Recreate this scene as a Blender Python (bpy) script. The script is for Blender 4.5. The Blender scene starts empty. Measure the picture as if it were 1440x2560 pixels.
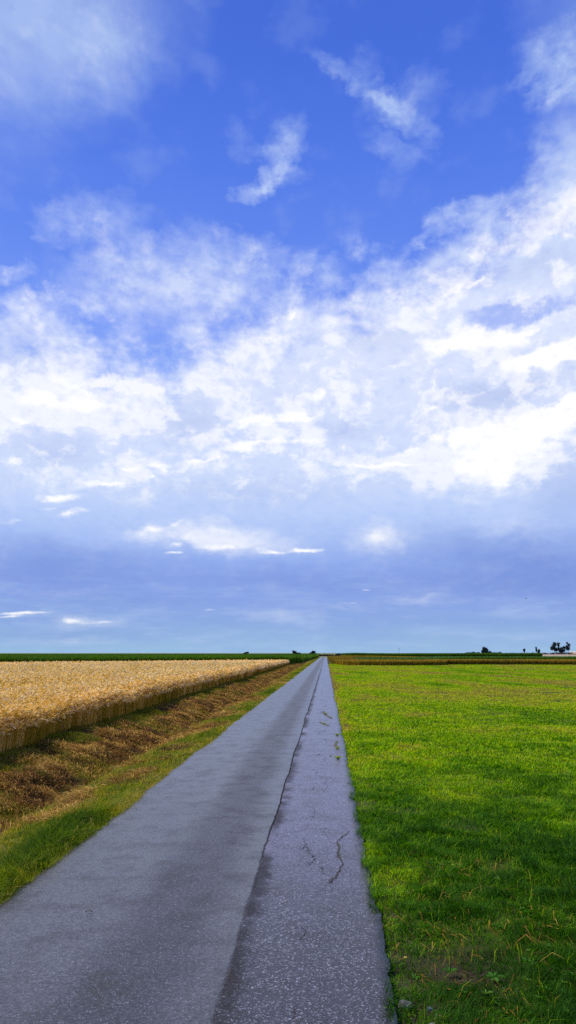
import bpy, bmesh, math, random
import numpy as np
from mathutils import Vector, Matrix, Euler, noise as mnoise

# ------------------------------------------------------------------ camera, sky, sun, exposure
scene = bpy.context.scene
COL = scene.collection
F_PX, W_PX, H_PX = 1950.0, 1440.0, 2560.0
EYE = 1.70
PITCH = math.atan((1632 - 1280) / F_PX)
YAW = math.atan(93 / F_PX) / math.cos(PITCH) * 0.985

cam_data = bpy.data.cameras.new('camera')
cam = bpy.data.objects.new('camera', cam_data)
COL.objects.link(cam)
cam.location = (0, 0, EYE)
cam.rotation_euler = (math.radians(90) + PITCH, 0, YAW)
cam_data.sensor_fit = 'HORIZONTAL'
cam_data.angle = 2 * math.atan(W_PX / 2 / F_PX)
cam_data.clip_start = 0.05
cam_data.clip_end = 6000
scene.camera = cam
CM = Euler((math.radians(90) + PITCH, 0, YAW)).to_matrix()

def ray(px, py):
    return (CM @ Vector(((px - W_PX / 2) / F_PX, -(py - H_PX / 2) / F_PX, -1))).normalized()

def azel(px, py):
    d = ray(px, py)
    return math.degrees(math.atan2(d.x, d.y)), math.degrees(math.asin(d.z))

scene.view_settings.view_transform = 'Standard'
scene.view_settings.look = 'None'
scene.view_settings.exposure = 0.0
scene.view_settings.gamma = 1.0
scene.view_settings.use_curve_mapping = False
scene.cycles.max_bounces = 6
scene.cycles.transparent_max_bounces = 8
scene.cycles.volume_bounces = 0
scene.cycles.use_denoising = False
scene.cycles.use_adaptive_sampling = True
scene.cycles.adaptive_threshold = 0.01
scene.cycles.adaptive_min_samples = 8

SUN_AZ, SUN_EL = -72.0, 46.0        # degrees; azimuth clockwise from the road's direction (+Y)
sun_data = bpy.data.lights.new('sun', 'SUN')
sun_data.energy = 5.0
sun_data.angle = math.radians(2.0)
sun_data.color = (1.0, 0.94, 0.84)
sun = bpy.data.objects.new('sun', sun_data)
COL.objects.link(sun)
sd = Vector((math.sin(math.radians(SUN_AZ)) * math.cos(math.radians(SUN_EL)),
             math.cos(math.radians(SUN_AZ)) * math.cos(math.radians(SUN_EL)),
             math.sin(math.radians(SUN_EL))))
sun.rotation_euler = sd.to_track_quat('Z', 'Y').to_euler()

def s2l(c):
    return tuple(((v / 255) / 12.92 if v / 255 <= 0.04045 else ((v / 255 + 0.055) / 1.055) ** 2.4) for v in c)

class NT:
    """small helper to wire shader nodes"""
    def __init__(s, tree):
        s.t = tree; s.n = tree.nodes; s.l = tree.links
    def new(s, typ, **kw):
        n = s.n.new(typ)
        for k, v in kw.items():
            setattr(n, k, v)
        return n
    def put(s, sock, v):
        if isinstance(v, bpy.types.NodeSocket):
            s.l.new(v, sock)
        else:
            sock.default_value = v
    def m(s, op, a, b=0.0, c=0.0, clamp=False):
        n = s.new('ShaderNodeMath', operation=op, use_clamp=clamp)
        s.put(n.inputs[0], a)
        s.put(n.inputs[1], b)
        if op in ('MULTIPLY_ADD', 'SMOOTH_MIN', 'SMOOTH_MAX'):
            s.put(n.inputs[2], c)
        return n.outputs[0]
    def v(s, op, a, b=(0, 0, 0), c=(0, 0, 0)):
        n = s.new('ShaderNodeVectorMath', operation=op)
        s.put(n.inputs[0], a)
        if op == 'SCALE':
            s.put(n.inputs['Scale'], b)
        else:
            s.put(n.inputs[1], b)
            if op == 'MULTIPLY_ADD':
                s.put(n.inputs[2], c)
        return n.outputs[0]
    def comb(s, x, y, z=0.0):
        n = s.new('ShaderNodeCombineXYZ')
        for i, q in enumerate((x, y, z)):
            s.put(n.inputs[i], q)
        return n.outputs[0]
    def sep(s, v):
        n = s.new('ShaderNodeSeparateXYZ'); s.put(n.inputs[0], v)
        return n.outputs
    def ss(s, v, lo, hi, a=0.0, b=1.0, smooth=True):
        n = s.new('ShaderNodeMapRange', interpolation_type='SMOOTHSTEP' if smooth else 'LINEAR')
        s.put(n.inputs[0], v)
        for i, q in enumerate((lo, hi, a, b)):
            s.put(n.inputs[i + 1], q)
        return n.outputs[0]
    def noise(s, vec, scale, detail=3.0, rough=0.5, dist=0.0, color=False, lac=2.0, dim='2D'):
        n = s.new('ShaderNodeTexNoise', noise_dimensions=dim)
        s.put(n.inputs['Vector'], vec)
        n.inputs['Scale'].default_value = scale
        n.inputs['Detail'].default_value = detail
        n.inputs['Roughness'].default_value = rough
        n.inputs['Lacunarity'].default_value = lac
        n.inputs['Distortion'].default_value = dist
        return n.outputs[1] if color else n.outputs[0]
    def mix(s, f, a, b, blend='MIX'):
        n = s.new('ShaderNodeMix', data_type='RGBA', blend_type=blend)
        s.put(n.inputs[0], f)
        s.put(n.inputs[6], a if isinstance(a, bpy.types.NodeSocket) else (*a[:3], 1))
        s.put(n.inputs[7], b if isinstance(b, bpy.types.NodeSocket) else (*b[:3], 1))
        return n.outputs[2]
    def ramp(s, f, stops, interp='LINEAR'):
        n = s.new('ShaderNodeValToRGB')
        cr = n.color_ramp; cr.interpolation = interp
        while len(cr.elements) < len(stops):
            cr.elements.new(0.5)
        for e, (p, c) in zip(cr.elements, stops):
            e.position = p
            e.color = (*c, 1) if not isinstance(c, float) else (c, c, c, 1)
        s.put(n.inputs[0], f)
        return n.outputs[0]

world = bpy.data.worlds.new('World')
scene.world = world
world.use_nodes = True
T = NT(world.node_tree)
T.n.clear()
tc = T.new('ShaderNodeTexCoord')
DIRV = tc.outputs['Generated']
dx, dy, dz = T.sep(DIRV)
az = T.m('MULTIPLY', T.m('ARCTAN2', dx, dy), 180 / math.pi)
el = T.m('MULTIPLY', T.m('ARCSINE', dz), 180 / math.pi)
AE = T.comb(az, el, 0.0)
# noise space: az/el in degrees, with clouds flattening towards the horizon
elp = T.m('MAXIMUM', el, 0.0)
NP = T.comb(T.m('MULTIPLY', az, T.m('COSINE', T.m('MULTIPLY', el, math.pi / 180))),
            T.m('ADD', T.m('MULTIPLY', elp, 1.1), T.m('DIVIDE', T.m('MULTIPLY', elp, 22.0), T.m('ADD', elp, 9.0))), 0.0)
w1 = T.v('SUBTRACT', T.noise(NP, 0.22, 4.0, 0.55, color=True), (0.5, 0.5, 0.5))
w2 = T.v('SUBTRACT', T.noise(NP, 0.9, 3.0, 0.6, color=True), (0.5, 0.5, 0.5))
EF = T.ss(el, 0.0, 16.0, 0.25, 1.0, smooth=False)      # the warp flattens with the clouds
wv = T.v('ADD', T.v('SCALE', w1, 3.2), T.v('SCALE', w2, 1.5))
wx, wy, _ = T.sep(wv)
AEW = T.v('ADD', AE, T.comb(wx, T.m('MULTIPLY', wy, T.m('MULTIPLY', EF, 0.8)), 0.0))
fb = T.noise(NP, 0.30, 7.0, 0.52)        # broad fbm
fb2 = T.noise(NP, 1.1, 5.0, 0.6)        # finer
fbw = T.noise(T.v('ADD', NP, T.v('SCALE', w1, 1.2)), 0.55, 6.0, 0.56)

DEG = 57.2958 / F_PX
def blobs(lst, base, coord):
    acc = base
    for (px, py, rx, ry, rot, w) in lst:
        a, e = azel(px, py)
        mp = T.new('ShaderNodeMapping', vector_type='TEXTURE')
        T.put(mp.inputs['Vector'], coord)
        mp.inputs['Location'].default_value = (a, e, 0)
        mp.inputs['Rotation'].default_value = (0, 0, math.radians(rot))
        mp.inputs['Scale'].default_value = (rx * DEG / max(0.5, math.cos(math.radians(e))), ry * DEG, 1)
        g = T.new('ShaderNodeTexGradient', gradient_type='QUADRATIC_SPHERE' if False else 'SPHERICAL')
        T.put(g.inputs[0], mp.outputs[0])
        acc = T.m('MULTIPLY_ADD', g.outputs['Fac'], w, acc)
    return acc

def elpos(py):
    return azel(813, py)[1]
def ramp_el(stops, interp='LINEAR'):
    """stops: (photo row, colour) -> ramp over elevation 0..90"""
    st = sorted((max(0.0, elpos(y)) / 90, s2l(c) if not isinstance(c, float) else c) for y, c in stops)
    return T.ramp(T.m('DIVIDE', T.m('ADD', el, T.m('MULTIPLY', wy, 0.45)), 90.0), st, interp)

# ---- clear blue: physical sky, tinted to the photograph's saturated blue
skyt = T.new('ShaderNodeTexSky', sky_type='NISHITA')
skyt.sun_disc = False
skyt.sun_elevation = math.radians(SUN_EL)
skyt.sun_rotation = math.radians(SUN_AZ)
skyt.air_density = 1.0; skyt.dust_density = 0.6; skyt.ozone_density = 3.0
BLUE = ramp_el([(1640, (150, 185, 230)), (1000, (135, 172, 255)), (830, (118, 155, 252)), (650, (100, 140, 245)),
                (400, (82, 124, 236)), (150, (70, 112, 226)), (-200, (62, 102, 214)), (-900, (50, 88, 200))])
blue = T.mix(0.9, T.v('SCALE', skyt.outputs[0], 0.10), BLUE)

# ---- cloud cover
bnd = []
for x, y in [(-400, 640), (0, 800), (120, 800), (260, 905), (440, 880), (560, 800), (720, 735), (850, 715), (960, 690), (1060, 640),
             (1180, 560), (1300, 500), (1440, 330), (1600, 150)]:
    a, e = azel(x, y)
    bnd.append(((a + 40) / 80, e / 60))
bnd = [(-0.0001 if False else 0.0, 0.30)] + bnd + [(1.0, 0.42)]
bel = T.m('MULTIPLY', T.ramp(T.ss(az, -40.0, 40.0, 0.0, 1.0, smooth=False), [(p, float(v)) for p, v in bnd]), 60.0)
d0 = T.m('SUBTRACT', bel, el)
d0 = T.m('ADD', d0, T.m('MULTIPLY', T.m('SUBTRACT', fb, 0.5), 8.0))
d0 = T.m('ADD', d0, T.m('MULTIPLY', T.m('SUBTRACT', fb2, 0.5), 3.5))
Dm = T.ss(d0, -2.4, 4.0)

veils = [  # smooth thin cloud
    (40, 40, 420, 220, 10, 0.62), (250, 110, 150, 150, 0, 0.30), (120, 230, 330, 130, 15, 0.20), (-80, -60, 400, 200, 0, .4), (20, 370, 150, 90, 0, 0.10),
    (440, 720, 330, 150, 8, 0.28), (1440, 60, 140, 160, 0, .28), (1460, 400, 120, 180, 0, .35)]
wisps = [  # thin broken cloud over the blue
    (290, 100, 100, 120, 0, 0.12), (230, 545, 150, 70, 10, .42), (140, 560, 60, 60, 0, .2), (440, 690, 300, 120, 8, 0.62), (640, 640, 120, 70, -10, .3),
    (560, 740, 160, 60, 10, .3), (280, 620, 110, 90, 0, .3),
    (60, 750, 130, 36, 4, .6), (30, 685, 70, 26, 8, .45), (230, 770, 140, 40, 0, .45), (70, 830, 140, 70, 0, .5),
    (715, 345, 70, 40, 35, .5), (655, 462, 90, 30, 25, .75), (705, 400, 80, 34, 40, .5), (740, 440, 50, 24, 10, .25), (660, 380, 50, 24, 20, .3), (600, 350, 60, 40, -40, .2),
    (985, 275, 130, 46, -28, .7), (1050, 235, 70, 60, 20, .3), (815, 160, 70, 26, -25, .4), (905, 165, 50, 50, 0, .3), (930, 240, 70, 20, -20, .4),
    (960, 370, 90, 36, -30, .25), (1040, 380, 60, 18, -20, .2),
    (1400, 160, 90, 90, 0, .75), (1350, 130, 60, 60, 0, .2), (1390, 230, 80, 40, 0, .3), (1290, 210, 40, 30, 0, .2),
    (1440, 370, 90, 130, 0, .25), (1390, 420, 110, 60, 35, .35),
    (1150, 540, 90, 40, 0, .8), (1040, 600, 70, 22, 40, .5), (960, 680, 40, 50, 0, .4), (820, 690, 60, 50, 10, .35),
    (200, 870, 60, 46, 20, .8), (310, 840, 60, 40, 20, .3), (450, 840, 50, 30, 0, .25),
]
AEH = T.v('ADD', AE, T.v('ADD', T.v('SCALE', w1, 1.5), T.v('SCALE', w2, 1.6)))
wsum = blobs(wisps, 0.0, AEH)
haz = blobs(veils, 0.0, AEW)
tex = T.ss(fbw, 0.30, 0.72, 0.45, 1.4, smooth=False)
Dw = T.m('MULTIPLY_ADD', haz, T.ss(fbw, 0.2, 0.8, 0.85, 1.12, smooth=False), T.m('MULTIPLY', wsum, tex))
# faint general mottling in the blue
Dw = T.m('ADD', Dw, T.m('MULTIPLY', T.ss(fb, 0.5, 0.8), 0.12))
Dw = T.m('MINIMUM', Dw, 0.86)
holes = [(1310, 772, 150, 26, 6, -1.0), (1230, 785, 110, 20, 0, -.5), (1440, 740, 80, 20, 10, -.4), (540, 897, 60, 14, 0, -.4),
         (320, 1310, 40, 8, 0, -.5), (1060, 665, 60, 18, 10, -.6), (760, 840, 60, 20, 0, -.25), (750, 900, 60, 18, 0, -.25)]
nz0 = T.m('SUBTRACT', T.noise(NP, 1.0, 6.0, 0.6), 0.5)
hs = blobs(holes, 0.0, AEW)
Dh = T.m('MULTIPLY', T.m('ADD', 1.0, T.ss(T.m('ADD', hs, T.m('MULTIPLY', nz0, 1.1)), -1.0, 0.15, -0.62, 0.0)), 1.0)
D = T.m('SUBTRACT', 1.0, T.m('MULTIPLY', T.m('SUBTRACT', 1.0, T.m('MULTIPLY', Dm, Dh)), T.m('SUBTRACT', 1.0, Dw)), clamp=True)

# ---- colour of the cloud sheet (grey-lavender base lit by elevation), then its bright tops
VEIL = ramp_el([(1635, (153, 189, 226)), (1600, (148, 182, 225)), (1560, (140, 171, 226)), (1500, (137, 165, 229)),
                (1450, (135, 162, 230)), (1400, (148, 175, 238)), (1350, (168, 192, 245)), (1290, (186, 207, 250)), (1200, (206, 221, 253)),
                (1100, (212, 224, 254)), (950, (218, 228, 254)), (800, (222, 231, 255)), (600, (200, 216, 252)), (300, (176, 200, 246)), (0, (168, 192, 240)),
                (-900, (160, 182, 230))])
streak = T.noise(T.comb(T.m('MULTIPLY', az, 0.35), T.m('MULTIPLY', el, 2.4)), 0.5, 5.0, 0.6)
lowf = T.ss(el, 9.0, 3.0)
veil = T.mix(T.m('MULTIPLY', lowf, T.ss(streak, 0.42, 0.80, 0.0, 0.40)), VEIL, s2l((176, 200, 240)))
shade = [(1350, 1410, 460, 100, -8, .95), (1250, 1470, 340, 40, 0, .5), (130, 1410, 380, 75, 0, .75), (820, 1450, 360, 50, 0, .4), (1420, 1230, 130, 140, 0, .35),
         (300, 1500, 300, 25, 0, .4), (150, 1590, 300, 18, 0, .3),
         (480, 1060, 110, 70, 0, .32), (130, 1130, 110, 60, 0, .28), (930, 850, 120, 50, 0, .22), (1220, 1000, 170, 60, 0, .35), (860, 1070, 120, 40, 0, .3), (1340, 670, 150, 40, 6, .25), (640, 1230, 330, 60, 0, .18), (60, 870, 120, 60, 0, .2), (1300, 965, 200, 20, 0, .25)]
sh = T.m('MULTIPLY', blobs(shade, 0.0, AEW), 0.8, clamp=True)
veil = T.mix(sh, veil, s2l((118, 146, 216)))

soft = [  # soft white light inside the sheet
    (300, 960, 440, 130, 0, 1.3), (60, 1030, 260, 120, 0, .7), (250, 1160, 230, 90, 0, .6), (640, 1090, 260, 50, 6, .9), (700, 830, 260, 70, 10, .75),
    (1000, 760, 200, 90, 0, .5), (1280, 1110, 330, 140, 10, 1.5), (1150, 1160, 420, 50, 0, .9), (1200, 850, 220, 70, 0, .9), (1390, 900, 190, 80, 0, .9),
    (1300, 590, 200, 80, 20, .7), (1400, 500, 120, 80, 30, .7), (1130, 720, 150, 50, 20, .6), (950, 1345, 110, 60, 0, .75), (560, 1345, 260, 50, -4, 1.0),
    (360, 1330, 90, 24, 0, .4), (330, 1250, 110, 30, 0, .3), (1100, 1000, 150, 40, 0, .5), (880, 1130, 160, 50, 0, .5), (780, 1000, 200, 40, 5, .5),
    (700, 1540, 130, 30, 0, .45), (1010, 1500, 190, 16, 0, .35), (200, 1600, 110, 16, 0, .4), (60, 1535, 160, 12, 3, .4), (200, 1556, 130, 20, 0, .7),
    (1300, 1300, 200, 60, 0, .25), (740, 1240, 240, 80, 0, .15), (850, 1520, 130, 12, 0, .25), (1300, 1530, 200, 14, 0, .2), (150, 1480, 200, 14, 3, .2),
]
crisp = [
    (270, 955, 190, 46, 0, 1.5), (120, 1000, 150, 40, 0, 1.0), (400, 985, 130, 28, -4, 1.3), (230, 1010, 170, 34, 0, .9),
    (645, 850, 95, 16, 6, 1.2), (700, 795, 60, 12, 6, .9), (1200, 845, 150, 38, 0, 2.2), (1110, 868, 60, 22, 0, 1.2), (1310, 824, 70, 12, 6, 1.2), (1350, 905, 110, 36, 0, 2.4), (1430, 890, 110, 42, 0, 2.2),
    (1190, 697, 95, 18, 12, 1.8), (1120, 722, 50, 12, 20, 1.0), (1270, 535, 40, 30, -30, .7), (1300, 575, 44, 26, -20, .7), (1420, 505, 70, 26, 30, 1.1), (1230, 625, 60, 16, 10, 1.0), (1400, 585, 50, 24, 0, 1.0),
    (1070, 790, 26, 10, 0, 1.1), (735, 792, 30, 12, 0, 1.2), (980, 735, 50, 26, -20, 1.0), (890, 885, 34, 18, -30, .7), (990, 910, 60, 14, 25, 1.0), (1080, 965, 16, 40, 0, 1.2), (1098, 1022, 34, 14, 0, 1.1), (930, 1010, 26, 36, 30, .9),
    (790, 985, 80, 16, -6, .9), (750, 1035, 50, 14, 0, .8), (1300, 1090, 200, 66, 6, 2.4), (1400, 1030, 120, 40, 25, 2.0), (1220, 1160, 140, 50, 0, 1.8), (1120, 1095, 130, 22, 4, 1.3), (960, 1163, 150, 9, 1, 1.5), (1000, 1128, 60, 16, 0, 1.2),
    (1260, 1205, 60, 22, 10, 1.2), (1170, 1010, 80, 16, 6, .8),
    (640, 1055, 80, 26, 5, 1.4), (720, 1040, 70, 16, 8, 1.0), (600, 1118, 100, 18, 12, 1.3), (720, 1105, 110, 14, 0, 1.0), (520, 1148, 60, 10, 10, 1.1), (560, 1080, 40, 9, 0, .7),
    (330, 1166, 70, 10, 6, 1.2), (260, 1206, 60, 12, 6, 1.4), (155, 1243, 74, 16, 0, 1.7), (170, 1284, 60, 12, 8, 1.3), (120, 1268, 30, 8, 0, .8), (395, 1158, 26, 18, -20, 1.2), (415, 1174, 20, 6, 0, 1.1), (376, 1191, 22, 7, 0, 1.2), (482, 1151, 24, 9, 0, 1.1), (30, 1160, 36, 16, 0, 1.3), (28, 1307, 40, 9, 5, 1.1), (60, 1060, 40, 26, 0, 1.0), (170, 1150, 60, 12, 0, .7),
    (400, 1325, 70, 12, 8, 1.3), (445, 1308, 26, 8, 25, 1.0), (440, 1362, 26, 7, -6, 1.6), (436, 1382, 30, 4.5, 0, 2.0), (540, 1363, 90, 8, 2, 1.7), (640, 1368, 60, 12, -8, 1.4), (765, 1373, 60, 6, 0, 2.2), (700, 1380, 60, 5, 0, 1.2), (555, 1330, 90, 12, 0, .8), (470, 1345, 40, 10, 0, .9),
    (935, 1340, 44, 22, 0, .7), (48, 1532, 100, 3.6, 2, 2.0), (15, 1540, 40, 3.5, 6, 1.6), (176, 1552, 34, 7, 0, 1.8), (235, 1557, 50, 4, 3, 1.2), (262, 1553, 20, 3, 0, .9), (525, 1524, 26, 3.5, 0, .9), (295, 1524, 12, 3, 0, .7), (890, 1507, 70, 3, 2, .8), (910, 1475, 18, 2.5, 0, .7), (1072, 1215, 12, 3, 0, 1.0), (1030, 1230, 10, 3, 0, .9), (850, 1184, 24, 4, 0, 1.0),
]
darks = [(602, 1092, 44, 13, 0, -2.2), (690, 1075, 50, 8, 4, -1.6), (1230, 1010, 110, 36, 0, -.8), (860, 1065, 120, 34, 0, -1.0), (480, 1050, 90, 60, 0, -1.0), (130, 1120, 110, 60, 0, -.8),
         (930, 850, 110, 50, 0, -.7), (1340, 660, 150, 30, 6, -.7), (1040, 990, 50, 40, 0, -.6), (1370, 1000, 50, 12, 0, -1.0), (1300, 960, 200, 16, 0, -.7), (1410, 1170, 60, 90, 0, -1.5), (1440, 1120, 40, 80, 0, -1.2), (120, 960, 80, 20, 0, -.4),
         (960, 1100, 80, 10, 3, -.8), (250, 1085, 60, 16, 0, -.5), (1200, 780, 200, 20, 0, -.5), (940, 1250, 400, 50, 0, -.4), (480, 1250, 200, 40, 0, -.5), (40, 1250, 60, 20, 0, -.4)]
sf = blobs(soft, 0.0, AEW)
nz = T.m('SUBTRACT', T.noise(T.v('ADD', NP, T.v('SCALE', w1, 1.5)), 0.62, 7.0, 0.56), 0.5)
nzf = T.m('SUBTRACT', T.noise(NP, 2.2, 6.0, 0.62), 0.5)
nzb = T.m('SUBTRACT', T.noise(AEW, 0.32, 5.0, 0.6), 0.5)
hiel = T.m('MULTIPLY', T.ss(el, 9.0, 15.0), T.ss(el, 36.0, 27.0, 0.25, 1.0))
sfd = T.m('ADD', sf, T.m('MULTIPLY', T.m('ADD', nz, nzb), T.m('ADD', 0.40, T.m('MULTIPLY', hiel, 2.6))))
sfd = blobs([(a_, b_, c_ * 1.2, d_ * 1.3, e_, f_ * 0.5) for a_, b_, c_, d_, e_, f_ in darks[:18]], sfd, AEW)
sfd = T.m('ADD', sfd, T.m('MULTIPLY', T.m('MULTIPLY', T.ss(el, 10.0, 13.0), T.ss(el, 26.0, 18.0)), 0.16))
S = T.m('MULTIPLY', T.ss(sfd, -0.05, 1.0), T.ss(el, 1.0, 8.0, 0.5, 1.0))
AEC = T.v('ADD', AE, T.v('MULTIPLY', T.v('ADD', T.v('SCALE', w1, 2.4), T.v('SCALE', w2, 0.8)), T.comb(T.ss(el, 4.0, 14.0, 0.5, 1.0), T.ss(el, 2.0, 18.0, 0.08, 0.8), 0.0)))
cr = blobs([(a_, b_, c_, d_ * (1.35 if b_ > 1300 else 1), e_, f_ * (0.7 if b_ > 1300 else 1)) for a_, b_, c_, d_, e_, f_ in crisp] + darks, 0.0, AEC)
crd = T.m('ADD', T.m('MINIMUM', cr, 1.9), T.m('ADD', T.m('MULTIPLY', nz, T.ss(cr, -0.1, 0.6, 0.35, 1.9)), T.m('MULTIPLY', nzf, T.m('MULTIPLY', T.m('MINIMUM', T.m('MAXIMUM', cr, 0.0), 1.0), 0.9))))
Cc = T.ss(crd, 0.12, 1.45)
cloud = T.mix(T.m('MULTIPLY', S, 0.72), veil, (0.99, 1.0, 1.03))
cloud = T.mix(T.m('MULTIPLY', Cc, 0.9), cloud, (1.07, 1.06, 1.05))
D2 = T.m('MAXIMUM', D, T.m('MULTIPLY', Cc, 0.85))
final = T.mix(D2, blue, cloud)
bg = T.new('ShaderNodeBackground')
T.put(bg.inputs[0], final)
bg.inputs[1].default_value = 1.0
wo = T.new('ShaderNodeOutputWorld')
T.l.new(bg.outputs[0], wo.inputs[0])
world.cycles.sampling_method = 'MANUAL'
world.cycles.sample_map_resolution = 256
print('world nodes', len(T.n))

# ------------------------------------------------------------------ helpers
rng = np.random.default_rng(7)
_LAT = np.random.default_rng(3).random((256, 256))

def vn(x, y, s=1.0, o=0):
    """smooth value noise 0..1 on arrays"""
    x = np.asarray(x, float) * s + o * 17.3 + 1000.0
    y = np.asarray(y, float) * s + o * 9.1 + 1000.0
    xi = np.floor(x).astype(int); yi = np.floor(y).astype(int)
    fx = x - xi; fy = y - yi
    fx = fx * fx * (3 - 2 * fx); fy = fy * fy * (3 - 2 * fy)
    g = lambda a, b: _LAT[a % 256, b % 256]
    return (g(xi, yi) * (1 - fx) + g(xi + 1, yi) * fx) * (1 - fy) + (g(xi, yi + 1) * (1 - fx) + g(xi + 1, yi + 1) * fx) * fy

def fbm(x, y, s=1.0, o=0, n=3):
    t = 0; a = 0.5; tot = 0
    for k in range(n):
        t = t + a * vn(x, y, s * 2 ** k, o + k * 3); tot += a; a *= 0.5
    return t / tot

def link_mesh(name, verts, faces_flat, loop_tot, mats, parent=None, tint=None, matidx=None, smooth=False):
    me = bpy.data.meshes.new(name)
    verts = np.asarray(verts, np.float32)
    me.vertices.add(len(verts)); me.vertices.foreach_set('co', verts.ravel())
    faces_flat = np.asarray(faces_flat, np.int32).ravel(); loop_tot = np.asarray(loop_tot, np.int32)
    me.loops.add(len(faces_flat)); me.loops.foreach_set('vertex_index', faces_flat)
    me.polygons.add(len(loop_tot))
    st = np.zeros(len(loop_tot), np.int32); st[1:] = np.cumsum(loop_tot)[:-1]
    me.polygons.foreach_set('loop_start', st)
    if smooth:
        me.polygons.foreach_set('use_smooth', np.ones(len(loop_tot), bool))
    for m_ in (mats if isinstance(mats, (list, tuple)) else [mats]):
        me.materials.append(m_)
    if matidx is not None:
        me.polygons.foreach_set('material_index', np.asarray(matidx, np.int32))
    if tint is not None:
        at = me.color_attributes.new('tint', 'FLOAT_COLOR', 'POINT')
        t = np.ones((len(verts), 4), np.float32); t[:, :tint.shape[1]] = tint
        at.data.foreach_set('color', t.ravel())
    me.update(calc_edges=True)
    ob = bpy.data.objects.new(name, me)
    COL.objects.link(ob)
    if parent is not None:
        ob.parent = parent
    return ob

def tag(o, label=None, cat=None, group=None, kind=None):
    if label: o['label'] = label
    if cat: o['category'] = cat
    if group: o['group'] = group
    if kind: o['kind'] = kind
    return o

def blade_arrays(P, h, w, ang, lean, bend, tint, flat_tip=False):
    """blades: 5 vertices each (2 base, 2 middle, tip), bent over towards ang"""
    n = len(P)
    fwd = np.stack([np.cos(ang), np.sin(ang), np.zeros(n)], 1)
    fa = rng.uniform(0, 2 * np.pi, n)
    side = np.stack([np.cos(fa), np.sin(fa), np.zeros(n)], 1)
    up = np.array([0, 0, 1.0])
    mid = P + up * (h * 0.55)[:, None] + fwd * (h * lean * 0.5)[:, None]
    tip = P + up * (h * (1 - 0.35 * bend))[:, None] + fwd * (h * (lean + bend * 0.7))[:, None]
    V = np.empty((n, 5, 3))
    hw = (w * 0.5)[:, None]
    V[:, 0] = P - side * hw * 0.8; V[:, 1] = P + side * hw * 0.8
    V[:, 2] = mid - side * hw; V[:, 3] = mid + side * hw
    V[:, 4] = tip
    base = (np.arange(n) * 5)[:, None]
    quads = base + np.array([0, 1, 3, 2]); tris = base + np.array([2, 3, 4])
    F = np.concatenate([quads, tris], 1)           # 7 loops per blade
    L = np.tile([4, 3], n)
    Tn = np.repeat(tint, 5, axis=0)
    return V.reshape(-1, 3), F.ravel(), L, Tn

class Bag:
    def __init__(s):
        s.V = []; s.F = []; s.L = []; s.T = []; s.n = 0
    def add(s, V, F, L, Tn):
        s.V.append(V); s.F.append(np.asarray(F) + s.n); s.L.append(L); s.T.append(Tn); s.n += len(V)
    def build(s, name, mat, parent=None, smooth=False):
        return link_mesh(name, np.concatenate(s.V), np.concatenate(s.F), np.concatenate(s.L), mat, parent,
                         np.concatenate(s.T), smooth=smooth)

def scatter(n, y0, y1, xlo, xhi, k=2.0, ref=6.0):
    """n points, density per area falling as 1/max(y, ref)^k; xlo, xhi are functions of y"""
    e = np.geomspace(max(y0, 0.5), y1, 500)
    yc = (e[1:] + e[:-1]) / 2
    wd = np.maximum(xhi(yc) - xlo(yc), 0) / np.maximum(yc, ref) ** k * np.diff(e)
    c = np.concatenate([[0], np.cumsum(wd)]); c /= c[-1]
    y = np.interp(rng.random(n), c, e)
    x = xlo(y) + rng.random(n) * (xhi(y) - xlo(y))
    return x, y

# ------------------------------------------------------------------ materials
def new_mat(name):
    m_ = bpy.data.materials.new(name); m_.use_nodes = True
    t = NT(m_.node_tree)
    b = t.n['Principled BSDF']
    return m_, t, b

def objco(t):
    return t.new('ShaderNodeTexCoord').outputs['Object']

def mat_blade(name, stops, rough=0.65, transl=0.35, spec=0.12, patch=None, patch_col=None, patch_amt=0.5, tcol=(1.15, 1.25, 0.6)):
    """leaf/stalk material: colour from the blade's own tint, wandering over the field in broad patches"""
    m_, t, b = new_mat(name)
    at = t.new('ShaderNodeVertexColor', layer_name='tint')
    r, g, bb = t.sep(at.outputs['Color'])
    col = t.ramp(r, stops)
    if patch:
        pn = t.noise(objco(t), patch, 4.0, 0.6, dim='3D')
        col = t.mix(t.m('MULTIPLY', t.ss(pn, 0.42, 0.62), patch_amt), col, patch_col)
    t.put(b.inputs['Base Color'], col)
    b.inputs['Roughness'].default_value = rough
    b.inputs['Specular IOR Level'].default_value = spec
    if transl:
        tr = t.new('ShaderNodeBsdfTranslucent')
        t.put(tr.inputs[0], t.mix(1.0, col, tcol, 'MULTIPLY'))
        mx = t.new('ShaderNodeMixShader'); mx.inputs[0].default_value = transl
        t.l.new(b.outputs[0], mx.inputs[1]); t.l.new(tr.outputs[0], mx.inputs[2])
        t.l.new(mx.outputs[0], t.n['Material Output'].inputs[0])
    return m_

# ------------------------------------------------------------------ terrain
ROAD_L, ROAD_R, SEAM = -2.25, 0.33, -0.54

def road_edges(y):
    L = ROAD_L + 0.08 * (vn(y, 0, 0.35, 1) - 0.5) + 0.05 * (vn(y, 0, 1.7, 2) - 0.5) + 0.04 * (vn(y, 0, 6.0, 3) - 0.5) + 0.024 * (vn(y, 0, 19.0, 8) - 0.5)
    R = ROAD_R + 0.07 * (vn(y, 9, 0.45, 4) - 0.5) + 0.03 * (vn(y, 9, 2.1, 5) - 0.5) + 0.035 * (vn(y, 9, 7.0, 6) - 0.5) + 0.022 * (vn(y, 9, 21.0, 7) - 0.5)
    R = R - 0.01 * np.exp(-((y - 4.2) / 0.7) ** 2)
    return L, R

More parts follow.
